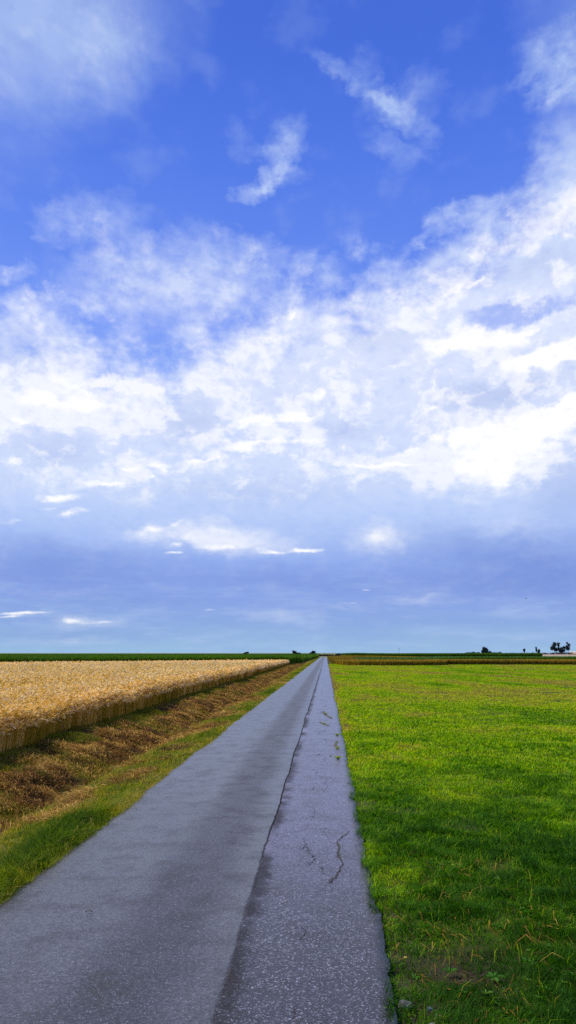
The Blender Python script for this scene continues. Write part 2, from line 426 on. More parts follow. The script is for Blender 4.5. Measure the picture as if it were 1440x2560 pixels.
def ground_z(x, y):
    x = np.asarray(x, float); y = np.asarray(y, float)
    wob = 0.16 * (vn(x * 0 + 3, y, 0.22, 9) - 0.5)
    xx = x + wob * np.clip((-3.0 - x) / 0.5, 0, 1)
    px = [-400, -9, -6.6, -5.6, -4.75, -4.30, -3.95, -3.62, -3.40, -3.0, -2.45, -2.2, 0.30, 0.42, 0.8, 3, 8, 400]
    pz = [-0.10, -0.10, -0.12, -0.15, -0.33, -0.52, -0.62, -0.50, -0.17, -0.10, -0.025, -0.02, -0.02, -0.030, -0.02, 0.0, 0.0, 0.0]
    z = np.interp(xx, px, pz)
    fade = np.clip((150 - y) / 30, 0, 1)       # the ditch runs out before the green crop's end
    z = np.where(x < -2.3, z * fade + (1 - fade) * np.interp(xx, [-3, -2.2], [-0.06, -0.03]), z)
    bank = np.exp(-((x + 5.0) / 1.0) ** 2)
    hay = bank * (0.16 * (fbm(x, y, 1.6, 2, 3) - 0.5) + 0.07 * (vn(x, y, 5, 8) - 0.5))
    verge = np.exp(-((x + 2.95) / 0.45) ** 2) * 0.05 * (vn(x, y, 1.5, 5) - 0.4)
    right = np.clip((x - 0.36) / 0.3, 0, 1) * (0.055 * (fbm(x, y, 0.8, 11, 3) - 0.5) + 0.02 * (vn(x, y, 5, 4) - 0.5))
    return z + (hay + verge) * fade + right * np.clip((130 - y) / 30, 0, 1)

def grid_mesh(name, xs, ys, zf, mat):
    X, Y = np.meshgrid(xs, ys)
    Z = zf(X, Y)
    V = np.stack([X, Y, Z], 2).reshape(-1, 3)
    nx = len(xs); ny = len(ys)
    i = (np.arange(ny - 1)[:, None] * nx + np.arange(nx - 1)[None]).ravel()
    F = np.stack([i, i + 1, i + nx + 1, i + nx], 1)
    return link_mesh(name, V, F, np.full(len(F), 4), mat, smooth=True)

# ground material: thatch and soil, browner on the ditch bank; far fields as real strips of crop colour
mg, t, b = new_mat('soil_and_thatch')
oc = objco(t); gx, gy, gz = t.sep(oc)
n1 = t.noise(oc, 0.8, 6, 0.65, dim='3D'); n2 = t.noise(oc, 9.0, 6, 0.7, dim='3D'); n3 = t.noise(oc, 55.0, 3, 0.6, dim='3D')
grass_c = t.mix(t.ss(n1, 0.38, 0.62), (0.022, 0.050, 0.004), (0.060, 0.085, 0.008))
grass_c = t.mix(t.ss(n2, 0.50, 0.72), grass_c, (0.050, 0.034, 0.012))
soil_c = t.mix(n3, (0.045, 0.030, 0.018), (0.085, 0.062, 0.038))
hay_c = t.mix(t.ss(n2, 0.35, 0.65), (0.060, 0.026, 0.006), (0.150, 0.080, 0.018))
hay_c = t.mix(t.ss(n1, 0.50, 0.62), hay_c, (0.045, 0.055, 0.012))
hayf = t.m('MULTIPLY', t.ss(gx, -3.2, -3.6), t.ss(gx, -7.2, -6.4))
c_ = t.mix(hayf, grass_c, hay_c)
edge = t.m('ADD', t.m('ABSOLUTE', t.m('SUBTRACT', gx, -0.96)), t.m('MULTIPLY', t.m('SUBTRACT', n2, 0.5), 0.5))
c_ = t.mix(t.ss(edge, 1.62, 1.38), c_, soil_c)
pd = t.new('ShaderNodeVectorMath', operation='LENGTH'); t.put(pd.inputs[0], t.v('MULTIPLY', t.v('SUBTRACT', oc, (0.8, 4.75, 0)), (1.5, 1.1, 0)))
c_ = t.mix(t.ss(t.m('ADD', pd.outputs['Value'], t.m('MULTIPLY', t.m('SUBTRACT', n2, 0.5), 1.2)), 0.55, 0.1), c_, t.mix(n3, (0.020, 0.013, 0.008), (0.060, 0.040, 0.024)))
far = t.ss(gy, 160.0, 300.0)
c_ = t.mix(far, c_, t.mix(t.ss(n1, 0.4, 0.6), (0.10, 0.13, 0.03), (0.17, 0.15, 0.05)))
t.put(b.inputs['Base Color'], c_)
b.inputs['Roughness'].default_value = 0.95
b.inputs['Specular IOR Level'].default_value = 0.1
bp = t.new('ShaderNodeBump'); bp.inputs['Strength'].default_value = 0.7; bp.inputs['Distance'].default_value = 0.03
t.put(bp.inputs['Height'], t.m('ADD', n2, t.m('MULTIPLY', n3, 0.4)))
t.l.new(bp.outputs[0], b.inputs['Normal'])

xs = np.concatenate([[-3000, -1200, -500, -200, -90, -40, -20, -12], np.arange(-9, 4.01, 0.085), [4.3, 4.7, 5.2, 5.8, 6.5, 7.5, 9, 11, 14, 18, 25, 35, 60, 120, 300, 800, 3000]])
ys = np.concatenate([[-300, -80, -20, -8], np.arange(-3, 3, 0.3), np.geomspace(3, 170, 620), [200, 260, 350, 500, 800, 1300, 2200, 4200]])
ground = tag(grid_mesh('ground', xs, ys, ground_z, mg), kind='structure')

# ------------------------------------------------------------------ road
mr, t, b = new_mat('old_asphalt')
oc = objco(t); gx, gy, gz = t.sep(oc)
seamx = t.m('ADD', SEAM, t.m('MULTIPLY', t.m('SUBTRACT', t.noise(oc, 0.4, 3, 0.5, dim='3D'), 0.5), 0.10))
dsx = t.m('SUBTRACT', gx, seamx)
old = t.ss(t.m('ADD', dsx, t.m('MULTIPLY', t.m('SUBTRACT', t.noise(oc, 14, 3, 0.6, dim='3D'), 0.5), 0.03)), -0.008, 0.012)      # 1 on the older right-hand strip
stone = t.new('ShaderNodeTexVoronoi'); stone.inputs['Scale'].default_value = 150.0; t.put(stone.inputs['Vector'], oc)
stone2 = t.new('ShaderNodeTexVoronoi'); stone2.inputs['Scale'].default_value = 85.0; t.put(stone2.inputs['Vector'], oc)
sr, sg, sb = t.sep(stone.outputs['Color']); sr2, sg2, sb2 = t.sep(stone2.outputs['Color'])
mid_n = t.noise(oc, 1.1, 5, 0.6, dim='3D')
fine = t.noise(oc, 38.0, 4, 0.7, dim='3D')
strn = t.noise(t.v('MULTIPLY', oc, (3.2, 0.10, 1.0)), 1.0, 4, 0.55, dim='3D')      # long streaks along the wheel tracks
new_c = t.mix(strn, (0.046, 0.047, 0.044), (0.086, 0.088, 0.094))
track = t.ss(t.m('ABSOLUTE', t.m('SUBTRACT', gx, t.m('ADD', -1.02, t.m('MULTIPLY', t.m('SUBTRACT', mid_n, 0.5), 0.3)))), 0.42, 0.12)
new_c = t.mix(t.m('MULTIPLY', track, 0.5), new_c, (0.030, 0.029, 0.030))
old_c = t.mix(strn, t.mix(t.ss(gy, 4.6, 8.5), (0.018, 0.015, 0.014), (0.078, 0.068, 0.102)), t.mix(t.ss(gy, 4.6, 8.5), (0.052, 0.046, 0.050), (0.140, 0.122, 0.195)))  # near end worn darker; farther out a violet sky sheen is painted in
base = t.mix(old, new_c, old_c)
gran = t.m('MULTIPLY_ADD', sr2, t.m('MULTIPLY_ADD', old, 0.45, 0.55), t.m('MULTIPLY_ADD', old, -0.22, 0.72))
base = t.mix(1.0, base, t.comb(gran, gran, gran), 'MULTIPLY')
blot = t.ss(t.noise(oc, 3.1, 6, 0.68, dim='3D'), 0.44, 0.66)
base = t.mix(t.m('MULTIPLY', blot, 0.45), base, (0.040, 0.034, 0.026))
grit = t.mix(old, (0.82, 0.82, 0.82), (0.66, 0.66, 0.66))
base = t.mix(t.m('MULTIPLY', t.ss(sr, 0.3, 0.0), 1.0), base, t.mix(1.0, base, grit, 'MULTIPLY'))
base = t.mix(t.m('MULTIPLY', t.ss(sg, 0.86, 0.97), t.m('MULTIPLY_ADD', old, 0.45, 0.45)), base, (0.30, 0.30, 0.36))
base = t.mix(t.m('MULTIPLY', t.ss(sr2, 0.90, 0.97), t.m('MULTIPLY', old, 0.45)), base, (0.36, 0.36, 0.42))
base = t.mix(t.m('MULTIPLY', t.ss(sb, 0.70, 0.9), t.m('MULTIPLY_ADD', old, 0.40, 0.30)), base, (0.016, 0.014, 0.014))
base = t.mix(t.m('MULTIPLY', t.ss(fine, 0.46, 0.62), 0.6), base, (0.020, 0.017, 0.014))
base = t.mix(t.m('MULTIPLY', t.ss(mid_n, 0.50, 0.70), 0.40), base, (0.032, 0.028, 0.024))
# worn dark band beside the seam on the old strip
wear = t.m('MULTIPLY', t.m('MULTIPLY', t.m('MULTIPLY', old, t.ss(t.m('ADD', dsx, t.m('MULTIPLY', t.m('SUBTRACT', t.noise(oc, 7.0, 4, 0.7, dim='3D'), 0.5), 0.22)), 0.15, 0.02)), t.ss(mid_n, 0.34, 0.52)), 0.75)
base = t.mix(wear, base, (0.020, 0.017, 0.016))
crk = t.ss(t.m('ABSOLUTE', t.m('ADD', dsx, t.m('MULTIPLY', t.m('SUBTRACT', t.noise(oc, 6, 4, 0.7, dim='3D'), 0.5), 0.03))), 0.015, 0.003)
crk = t.m('MULTIPLY', t.m('MULTIPLY', crk, t.ss(gy, 5.0, 9.0, 0.25, 0.9)), t.ss(t.noise(oc, 1.6, 3, 0.6, dim='3D'), 0.22, 0.38))
# fine cracks running along the old strip
cx = t.m('ADD', gx, t.m('MULTIPLY', t.m('SUBTRACT', t.noise(oc, 2.6, 6, 0.68, dim='3D'), 0.5), 0.42))
c1 = t.ss(t.m('ABSOLUTE', t.m('SUBTRACT', cx, -0.16)), 0.009, 0.002)
c1 = t.m('MULTIPLY', c1, t.ss(t.noise(t.v('MULTIPLY', oc, (1, 0.7, 1)), 1.3, 3, 0.6, dim='3D'), 0.52, 0.62))
cx2 = t.m('ADD', gx, t.m('MULTIPLY', t.m('SUBTRACT', t.noise(oc, 3.1, 6, 0.7, dim='3D'), 0.5), 0.5))
c2 = t.ss(t.m('ABSOLUTE', t.m('SUBTRACT', cx2, -0.02)), 0.006, 0.001)
c2 = t.m('MULTIPLY', c2, t.ss(t.noise(t.v('MULTIPLY', oc, (1, 0.6, 1)), 1.0, 3, 0.6, dim='3D'), 0.50, 0.58))
cracks = t.m('MULTIPLY', t.m('MAXIMUM', t.m('MAXIMUM', crk, c1), c2), 0.95, clamp=True)
base = t.mix(cracks, base, (0.009, 0.008, 0.006))
# dusty edges
eg = t.ss(t.m('ADD', t.m('ABSOLUTE', t.m('SUBTRACT', gx, -0.96)), t.m('MULTIPLY', t.m('SUBTRACT', fine, 0.5), 0.12)), 1.18, 1.31)
base = t.mix(t.m('MULTIPLY', eg, 0.45), base, (0.040, 0.032, 0.024))
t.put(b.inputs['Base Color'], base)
rg = t.m('MULTIPLY_ADD', old, -0.03, 0.25)
rg = t.m('MULTIPLY_ADD', t.m('MULTIPLY', track, t.m('SUBTRACT', 1.0, old)), 0.13, rg)
rg = t.m('MULTIPLY_ADD', wear, 0.35, rg)
rg = t.m('MULTIPLY_ADD', blot, 0.10, rg)
rg = t.m('MULTIPLY_ADD', cracks, 0.7, rg, clamp=True)
t.put(b.inputs['Roughness'], rg)
t.put(b.inputs['Specular IOR Level'], t.m('MULTIPLY', 0.25, t.m('SUBTRACT', 1.0, t.m('MAXIMUM', cracks, t.m('MULTIPLY', wear, 0.8)))))
bp = t.new('ShaderNodeBump'); bp.inputs['Strength'].default_value = 0.35; bp.inputs['Distance'].default_value = 0.004
hgt = t.m('ADD', t.m('MULTIPLY', stone.outputs['Distance'], t.m('MULTIPLY_ADD', old, -0.5, -0.4)), t.m('MULTIPLY', fine, 0.8))
t.put(bp.inputs['Height'], t.m('SUBTRACT', hgt, t.m('MULTIPLY', cracks, 2.5)))
t.l.new(bp.outputs[0], b.inputs['Normal'])

def build_road():
    yy = np.concatenate([np.arange(-12, 2, 0.5), np.geomspace(2, 320, 900)])
    L, R = road_edges(yy)
    fr = np.array([0.0, 0.0, 0.02, 0.15, 0.35, 0.55, 0.66, 0.8, 0.96, 1.0, 1.0])
    V = []
    for j, f in enumerate(fr):
        x = L + (R - L) * f
        crown = 0.018 * (1 - (2 * f - 1) ** 2) + 0.006 * (vn(x, yy, 1.1, 21) - 0.5)
        z = crown - (0.16 if j in (0, len(fr) - 1) else 0.0) + (0.006 if j not in (0, len(fr) - 1) else 0)
        # beyond 250 m the lane dips out of sight
        z = z - np.clip((yy - 300) / 20, 0, 1) ** 2 * 0.0
        V.append(np.stack([x, yy, z], 1))
    V = np.stack(V, 1)
    ny, nx = V.shape[:2]
    i = (np.arange(ny - 1)[:, None] * nx + np.arange(nx - 1)[None]).ravel()
    F = np.stack([i, i + 1, i + nx + 1, i + nx], 1)
    return link_mesh('road', V.reshape(-1, 3), F, np.full(len(F), 4), mr)
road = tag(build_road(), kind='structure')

# ------------------------------------------------------------------ grass
G_STOPS = [(0.0, (0.018, 0.068, 0.003)), (0.3, (0.042, 0.145, 0.004)), (0.55, (0.150, 0.310, 0.004)), (0.75, (0.365, 0.520, 0.005)), (0.9, (0.42, 0.42, 0.022)), (1.0, (0.38, 0.30, 0.08))]
m_grass = mat_blade('meadow_grass', G_STOPS, transl=0.40, tcol=(1.4, 1.4, 0.3), spec=0.08)
m_hay = mat_blade('cut_hay', [(0.0, (0.045, 0.020, 0.003)), (0.3, (0.24, 0.105, 0.016)), (0.55, (0.40, 0.22, 0.036)), (0.8, (0.50, 0.33, 0.055)), (1.0, (0.58, 0.42, 0.13))], transl=0.15, tcol=(1.2, 1, 0.6), rough=0.7)

def zfun(x, y):
    return ground_z(x, y)

def grass(name, n, y0, y1, xlo, xhi, hfun, tfun, k=2.0, w0=0.0045, mat=m_grass, ref=6.0, keep=None, bendr=(0.1, 0.9), wk=0.85):
    x, y = scatter(n, y0, y1, xlo, xhi, k, ref)
    if keep is not None:
        m_ = rng.random(len(x)) < keep(x, y)
        x, y = x[m_], y[m_]
    n = len(x)
    h = hfun(x, y) * rng.uniform(0.55, 1.25, n)
    w = w0 * np.maximum(1, y / ref) ** wk * rng.uniform(0.6, 1.4, n)
    P = np.stack([x, y, zfun(x, y) - 0.01], 1)
    ti = np.clip(tfun(x, y) + rng.normal(0, 0.13, n) * np.clip(1.15 - y / 80, 0.4, 1), 0, 1)[:, None]
    ang = 12.6 * vn(x, y, 3.0, 37) + rng.normal(0, 0.9, n)
    return blade_arrays(P, h, w, ang, rng.uniform(0.0, 0.75, n), rng.uniform(*bendr, n), ti)

# right-hand meadow
def m_near(x, y):      # how lush: 1 dark tall clover-rich grass, 0 thin worn
    return 0.45 * fbm(x + 0.5 * y, y * 0.8, 0.9, 31, 3) + 0.55 * fbm(x - 0.3 * y, y * 0.9, 1.9, 33, 3)
def m_h(x, y):
    dirt = np.exp(-(((x - 0.75) / 0.45) ** 2 + ((y - 4.7) / 0.6) ** 2))
    mown = np.clip((y - 7) / 14, 0, 1) * 0.022
    tuft_ = 0.55 + 0.9 * vn(x, y, 8, 36)
    return (0.052 + 0.090 * np.clip(m_near(x, y) - 0.32, 0, 1) - mown) * (1 - 0.6 * dirt) * (tuft_ + (1 - tuft_) * np.clip((y - 8) / 10, 0, 1))
def m_t(x, y):
    far = np.clip((np.log(np.maximum(y, 3)) - np.log(6)) / (np.log(45) - np.log(6)), 0, 1)
    lush = m_near(x, y)
    edge = np.exp(-((x - 0.42) / 0.16) ** 2)
    strips = fbm(x * 0.8 + y * 0.10, y * 0.16, 0.55, 40, 3)
    brown = np.clip(fbm(x, y * 0.7, 0.7, 50, 3) - 0.56, 0, 1) * 2.2
    return 0.20 + 0.60 * np.clip(far * 1.25, 0, 1) - 0.36 * (vn(x, y, 8, 36) - 0.5) * (1 - far) - 0.5 * (lush - 0.5) * (1 - 0.5 * far) + (0.04 + 0.2 * far) * edge + (0.30 + 0.45 * far) * (strips - 0.5) + brown * 0.60 * (1 - 0.4 * far)
def m_keep(x, y):
    dirt = (np.exp(-(((x - 0.58) / 0.30) ** 2 + ((y - 4.6) / 0.6) ** 2)) * 0.8 + np.exp(-(((x - 1.0) / 0.25) ** 2 + ((y - 5.2) / 0.3) ** 2)) * 0.5) * (0.35 + 0.9 * vn(x, y, 4.5, 62))
    bare = 1 - 0.75 * np.clip(0.42 - fbm(x, y, 2.2, 60, 2), 0, 1) * 4
    return np.clip(bare, 0.15, 1) * (1 - np.clip(dirt, 0, 0.92))
RE = lambda y: road_edges(y)[1]
meadow = Bag()
meadow.add(*grass('g', 190000, 3.0, 12, lambda y: RE(y) - 0.03, lambda y: 0.36 * y + 1.2, m_h, m_t, k=1.6, keep=m_keep, ref=5.0, w0=0.0042))
meadow.add(*grass('g', 300000, 12, 128, lambda y: RE(y) + 0.0 * y, lambda y: 0.36 * y + 2.0, m_h, m_t, k=1.8, ref=6.0, w0=0.0078, wk=1.0, bendr=(0.0, 0.5)))
# longer thin seed stalks and straw stems
meadow.add(*grass('g', 1500, 3.2, 14, lambda y: RE(y) + 0.02, lambda y: 0.36 * y + 1.2, lambda x, y: 0.12 + 0 * x, lambda x, y: 0.78 + 0 * x, k=1.5, w0=0.0022, bendr=(0.1, 0.9)))
tag(meadow.build('meadow_grass', m_grass), 'short green meadow grass growing on the right side of the road', 'grass', kind='stuff')

# broad-leaved weeds low in the near meadow
def rosette(cx, cy, nl, r, tt):
    z = float(ground_z(np.array([cx]), np.array([cy]))[0])
    V = []; F = []; L = []
    for k in range(nl):
        a = k * 6.283 / nl + rng.uniform(-0.4, 0.4); ln = r * rng.uniform(0.7, 1.2); wd = ln * 0.36
        d = np.array([math.cos(a), math.sin(a), 0]); s_ = np.array([-d[1], d[0], 0])
        el_ = rng.uniform(0.25, 0.8)
        pts = [(0.0, 0.10), (0.35, 0.8), (0.65, 1.0), (0.88, 0.6), (1.0, 0.0)]
        b0 = len(V)
        for u, ww in pts:
            c0 = np.array([cx, cy, z + 0.005]) + d * ln * u * math.cos(el_) + np.array([0, 0, 1]) * (ln * (u * math.sin(el_) - 0.35 * u * u))
            V += [c0 - s_ * wd * ww * 0.5 + np.array([0, 0, 0.004]), c0 + np.array([0, 0, -0.003]), c0 + s_ * wd * ww * 0.5 + np.array([0, 0, 0.004])]
        for q in range(4):
            for e in range(2):
                i0 = b0 + q * 3 + e
                F += [i0, i0 + 1, i0 + 4, i0 + 3]; L.append(4)
    return np.array(V), np.array(F), np.array(L), np.tile([[tt]], (len(V), 1))

m_weed = mat_blade('weed_leaf', [(0.0, (0.02, 0.085, 0.006)), (0.5, (0.05, 0.17, 0.012)), (1.0, (0.15, 0.26, 0.04))], transl=0.3)
clover = Bag()
for k in range(520):
    y = rng.uniform(3.6, 9.5) ** 1.0; x = 0.5 + rng.random() * (0.36 * y + 0.4)
    if fbm(np.array([x]), np.array([y]), 0.9, 31, 3)[0] < 0.47 + 0.1 * rng.random(): continue
    zz = rng.uniform(0.02, 0.05)
    V, F, L, Tn = rosette(x, y, int(rng.integers(3, 6)), rng.uniform(0.018, 0.035), rng.uniform(0.1, 0.8))
    V[:, 2] += zz
    clover.add(V, F, L, Tn)
tag(clover.build('clover', m_weed), 'small round green clover leaves scattered through the near meadow grass', 'clover', kind='stuff')

def plant(px, py, nl, r, tt, label):
    d = ray(px, py); tt_ = -EYE / d.z
    x, y = d.x * tt_, d.y * tt_
    V, F, L, Tn = rosette(x, y, nl, r, tt)
    z0 = float(ground_z(np.array([x]), np.array([y]))[0])
    V = V - np.array([x, y, z0])
    o = link_mesh('broadleaf_weed', V, F, L, m_weed, tint=Tn); o.location = (x, y, z0 + 0.02)
    tag(o, label, 'weed', 'broad-leaved weeds in the near meadow')
plant(1036, 2442, 5, 0.035, 0.55, 'small round-leaved weed at the bare soil beside the road edge, nearest the asphalt')
plant(1125, 2425, 6, 0.05, 0.35, 'broadleaf weed with upright oval leaves in the middle of the bare soil patch')
plant(1235, 2442, 6, 0.06, 0.45, 'largest flat-leaved weed, on the grass right of the bare soil patch')
plant(1215, 2488, 4, 0.035, 0.75, 'little pale green two-leaved weed below the largest flat-leaved weed')
plant(1410, 2508, 4, 0.04, 0.9, 'pale green leafy weed near the right bottom corner of the meadow')

# left verge
verge = Bag()
m_verge = mat_blade('verge_grass_blade', [(0.0, (0.018, 0.068, 0.003)), (0.3, (0.045, 0.115, 0.004)), (0.55, (0.150, 0.225, 0.008)), (0.75, (0.30, 0.30, 0.018)), (0.88, (0.46, 0.33, 0.06)), (1.0, (0.56, 0.36, 0.13))], transl=0.35, tcol=(1.3, 1.25, 0.4), spec=0.08)
LE = lambda y: road_edges(y)[0]
def v_tuft(x, y):
    return np.exp(-(((x + 2.50) / 0.24) ** 2)) * np.clip(vn(y, 0 * y, 0.55, 71) * 1.7 - 0.45, 0, 1)
def v_h(x, y):
    tall = 0.05 * np.exp(-(((x + 2.72) / 0.22) ** 2 + ((y - 8.5) / 0.9) ** 2)) + 0.06 * np.exp(-(((x + 2.42) / 0.14) ** 2 + ((y - 6.3) / 1.2) ** 2))
    return 0.045 + 0.09 * v_tuft(x, y) + tall
def v_t(x, y):
    dry = np.clip(fbm(x, y * 0.6, 1.1, 80, 3) - 0.42, 0, 1) * 2.0
    green = np.exp(-(((x + 2.72) / 0.3) ** 2 + ((y - 8.5) / 1.0) ** 2))
    return 0.63 + 0.45 * dry - 0.30 * v_tuft(x, y) - 0.10 * green + 0.12 * np.clip((-3.0 - x) / 0.4, 0, 1)
verge.add(*grass('v', 120000, 4.0, 40, lambda y: -3.75 + 0 * y, lambda y: LE(y) + 0.02, v_h, v_t, k=1.7, ref=7.0, w0=0.0046))
verge.add(*grass('v', 70000, 40, 320, lambda y: -3.75 + np.clip((y - 150) / 60, 0, 1) * 0.6, lambda y: LE(y) + 0.03, lambda x, y: 0.06 + 0 * x, v_t, k=1.7, ref=7.0, w0=0.0055, wk=0.95))
verge.add(*grass('v', 1500, 5.0, 30, lambda y: -3.5 + 0 * y, lambda y: LE(y) + 0.02, lambda x, y: 0.17 + 0 * x, lambda x, y: 0.85 + 0 * x, k=1.6, w0=0.003, bendr=(0.2, 1.2)))
# straggling straws lying along the asphalt edge
verge.add(*grass('v', 5000, 4.5, 60, lambda y: LE(y) - 0.03, lambda y: LE(y) + 0.07, lambda x, y: 0.05 + 0 * x, lambda x, y: 0.95 + 0 * x, k=1.5, w0=0.004, bendr=(1.2, 2.4)))
tag(verge.build('verge_grass', m_verge), 'green and straw-coloured grass on the narrow verge left of the road', 'grass', kind='stuff')

# sparse living grass on the ditch bank
bankg = Bag()
def b_keep(x, y):
    return np.clip((fbm(x, y, 0.9, 90, 3) - 0.40) * 5 + 0.7 * np.exp(-((x + 5.8) / 0.6) ** 2) - 0.5 * np.exp(-((x + 4.5) / 0.5) ** 2), 0.08, 1)
m_bank = mat_blade('bank_grass', [(0.0, (0.030, 0.036, 0.004)), (0.4, (0.11, 0.125, 0.006)), (0.7, (0.21, 0.215, 0.010)), (1.0, (0.28, 0.20, 0.04))], transl=0.3, tcol=(1.3, 1.2, 0.4), spec=0.08)
bankg.add(*grass('b', 170000, 8, 150, lambda y: -6.9 + 0 * y, lambda y: -3.8 + 0 * y, lambda x, y: 0.06 + 0.05 * vn(x, y, 1.3, 91),
                 lambda x, y: 0.52 + 0.5 * (vn(x, y, 0.8, 92) - 0.3), k=1.6, ref=12.0, w0=0.008, keep=b_keep))
tag(bankg.build('ditch_bank_grass', m_bank), 'sparse olive green grass between the mown hay on the ditch bank', 'grass', kind='stuff')

# mown hay lying in tangled heaps on the far bank of the ditch and on the verge
def hay(n, y0, y1, xlo, xhi, kfun, k=1.6, ref=10.0, ln=(0.05, 0.20), w0=0.005, lift=0.07):
    x, y = scatter(n, y0, y1, xlo, xhi, k, ref)
    m_ = rng.random(len(x)) < kfun(x, y); x, y = x[m_], y[m_]
    n = len(x)
    heap = fbm(x, y, 1.6, 2, 3)
    z = ground_z(x, y) + rng.random(n) * lift * np.clip((heap - 0.3) * 2.5, 0.15, 1.3)
    P = np.stack([x, y, z], 1)
    # fibres follow a wandering direction so that they read as combed tangles
    ang = 6.283 * vn(x, y, 0.9, 95) + rng.normal(0, 1.0, n)
    l_ = rng.uniform(*ln, n)
    d = np.stack([np.cos(ang), np.sin(ang), rng.normal(0, 0.16, n)], 1)
    s_ = np.stack([-np.sin(ang), np.cos(ang), rng.normal(0, 0.5, n)], 1)
    w = w0 * np.maximum(1, y / ref) ** 0.85 * rng.uniform(0.5, 1.5, n)
    V = np.empty((n, 5, 3))
    up = np.array([0, 0, 1.0]); hw = w[:, None] / 2
    V[:, 0] = P - s_ * hw; V[:, 1] = P + s_ * hw
    midp = P + d * (l_ * 0.5)[:, None] + up * rng.uniform(0.0, 0.05, n)[:, None]
    V[:, 2] = midp - s_ * hw; V[:, 3] = midp + s_ * hw
    V[:, 4] = P + d * l_[:, None] - up * rng.uniform(0, 0.02, n)[:, None]
    base = (np.arange(n) * 5)[:, None]
    F = np.concatenate([base + np.array([0, 1, 3, 2]), base + np.array([2, 3, 4])], 1).ravel()
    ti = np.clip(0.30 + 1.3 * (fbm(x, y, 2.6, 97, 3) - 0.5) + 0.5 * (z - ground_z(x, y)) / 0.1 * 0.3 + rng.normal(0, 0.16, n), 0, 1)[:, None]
    return V.reshape(-1, 3), F, np.tile([4, 3], n), np.repeat(ti, 5, axis=0)
hb = Bag()
hb.add(*hay(170000, 8, 140, lambda y: -6.3 + 0 * y, lambda y: -3.85 + 0 * y,
            lambda x, y: np.clip(0.45 + np.exp(-((x + 4.65) / 0.6) ** 2) * 1.1 - 0.35 * np.exp(-((x + 5.8) / 0.5) ** 2) - np.clip((fbm(x, y, 0.9, 90, 3) - 0.48) * 4, 0, 0.8), 0, 1)))
hb.add(*hay(22000, 6, 60, lambda y: -3.55 + 0 * y, lambda y: -2.5 + 0 * y, lambda x, y: np.clip((fbm(x, y * 0.6, 1.1, 80, 3) - 0.46) * 6, 0, 1), ref=8.0, lift=0.05, ln=(0.08, 0.3), w0=0.005))
hb.add(*hay(600, 3.6, 7.5, lambda y: RE(y) + 0.03, lambda y: 1.5 + 0 * y, lambda x, y: np.clip(1.1 - 0.8 * np.abs(x - 0.7), 0.1, 1), ref=8.0, lift=0.04, ln=(0.04, 0.16), w0=0.0028))
tag(hb.build('cut_hay', m_hay), 'brown mown hay lying in tangled heaps along the ditch left of the road and thinly on bare soil', 'hay', kind='stuff')

# ------------------------------------------------------------------ wheat
W_STOPS = [(0.0, (0.16, 0.135, 0.008)), (0.3, (0.40, 0.28, 0.016)), (0.55, (0.56, 0.34, 0.045)), (0.8, (0.92, 0.62, 0.15)), (1.0, (0.95, 0.75, 0.42))]
m_wheat = mat_blade('ripe_wheat', W_STOPS, transl=0.30, tcol=(1.15, 1.0, 0.6), rough=0.8, spec=0.05)
WEDGE = -6.15
def wheat_edge(y):
    return WEDGE + 0.26 * (vn(y, 0 * y, 0.25, 101) - 0.5) + 0.20 * (vn(y, 0 * y, 1.1, 102) - 0.5)
def back_line(x):          # far end of the wheat, where the green crop begins
    return 127 + (x + 6.2) * 1.163

def body_mesh(name, u_lo, u_hi, v0, v1, h, mat, along_y=True, nu=40, nv=160, sink=0.1, tint=0.3, rough=0.05, geom=True):
    """closed low block under a crop: a bumpy top with skirts to the soil"""
    v = np.geomspace(v0, v1, nv) if geom else np.linspace(v0, v1, nv)
    fr = np.concatenate([[0], np.linspace(0, 1, nu) ** 1.0, [1]])
    U = u_lo(v)[:, None] + (u_hi(v) - u_lo(v))[:, None] * fr[None]
    Vv = np.repeat(v[:, None], len(fr), 1)
    X, Y = (U, Vv) if along_y else (Vv, U)
    Z = np.interp(0, [0], [0]) + (h(X, Y) if callable(h) else h) + rough * (fbm(X, Y, 0.9, 5, 3) - 0.5)
    Z[:, 0] = -sink - 0.15; Z[:, -1] = -sink - 0.15; Z[0] = -sink - 0.15; Z[-1] = -sink - 0.15
    # pull the first and last rows in place to make near-vertical ends
    VV = np.stack([X, Y, Z], 2)
    VV[0, :, :2] = VV[1, :, :2]; VV[-1, :, :2] = VV[-2, :, :2]
    nx = len(fr); ny = nv
    i = (np.arange(ny - 1)[:, None] * nx + np.arange(nx - 1)[None]).ravel()
    F = np.stack([i, i + 1, i + nx + 1, i + nx], 1)
    if not along_y:
        F = F[:, ::-1]
    return VV.reshape(-1, 3), F.ravel(), np.full(len(F), 4), np.full((nx * ny, 1), tint)

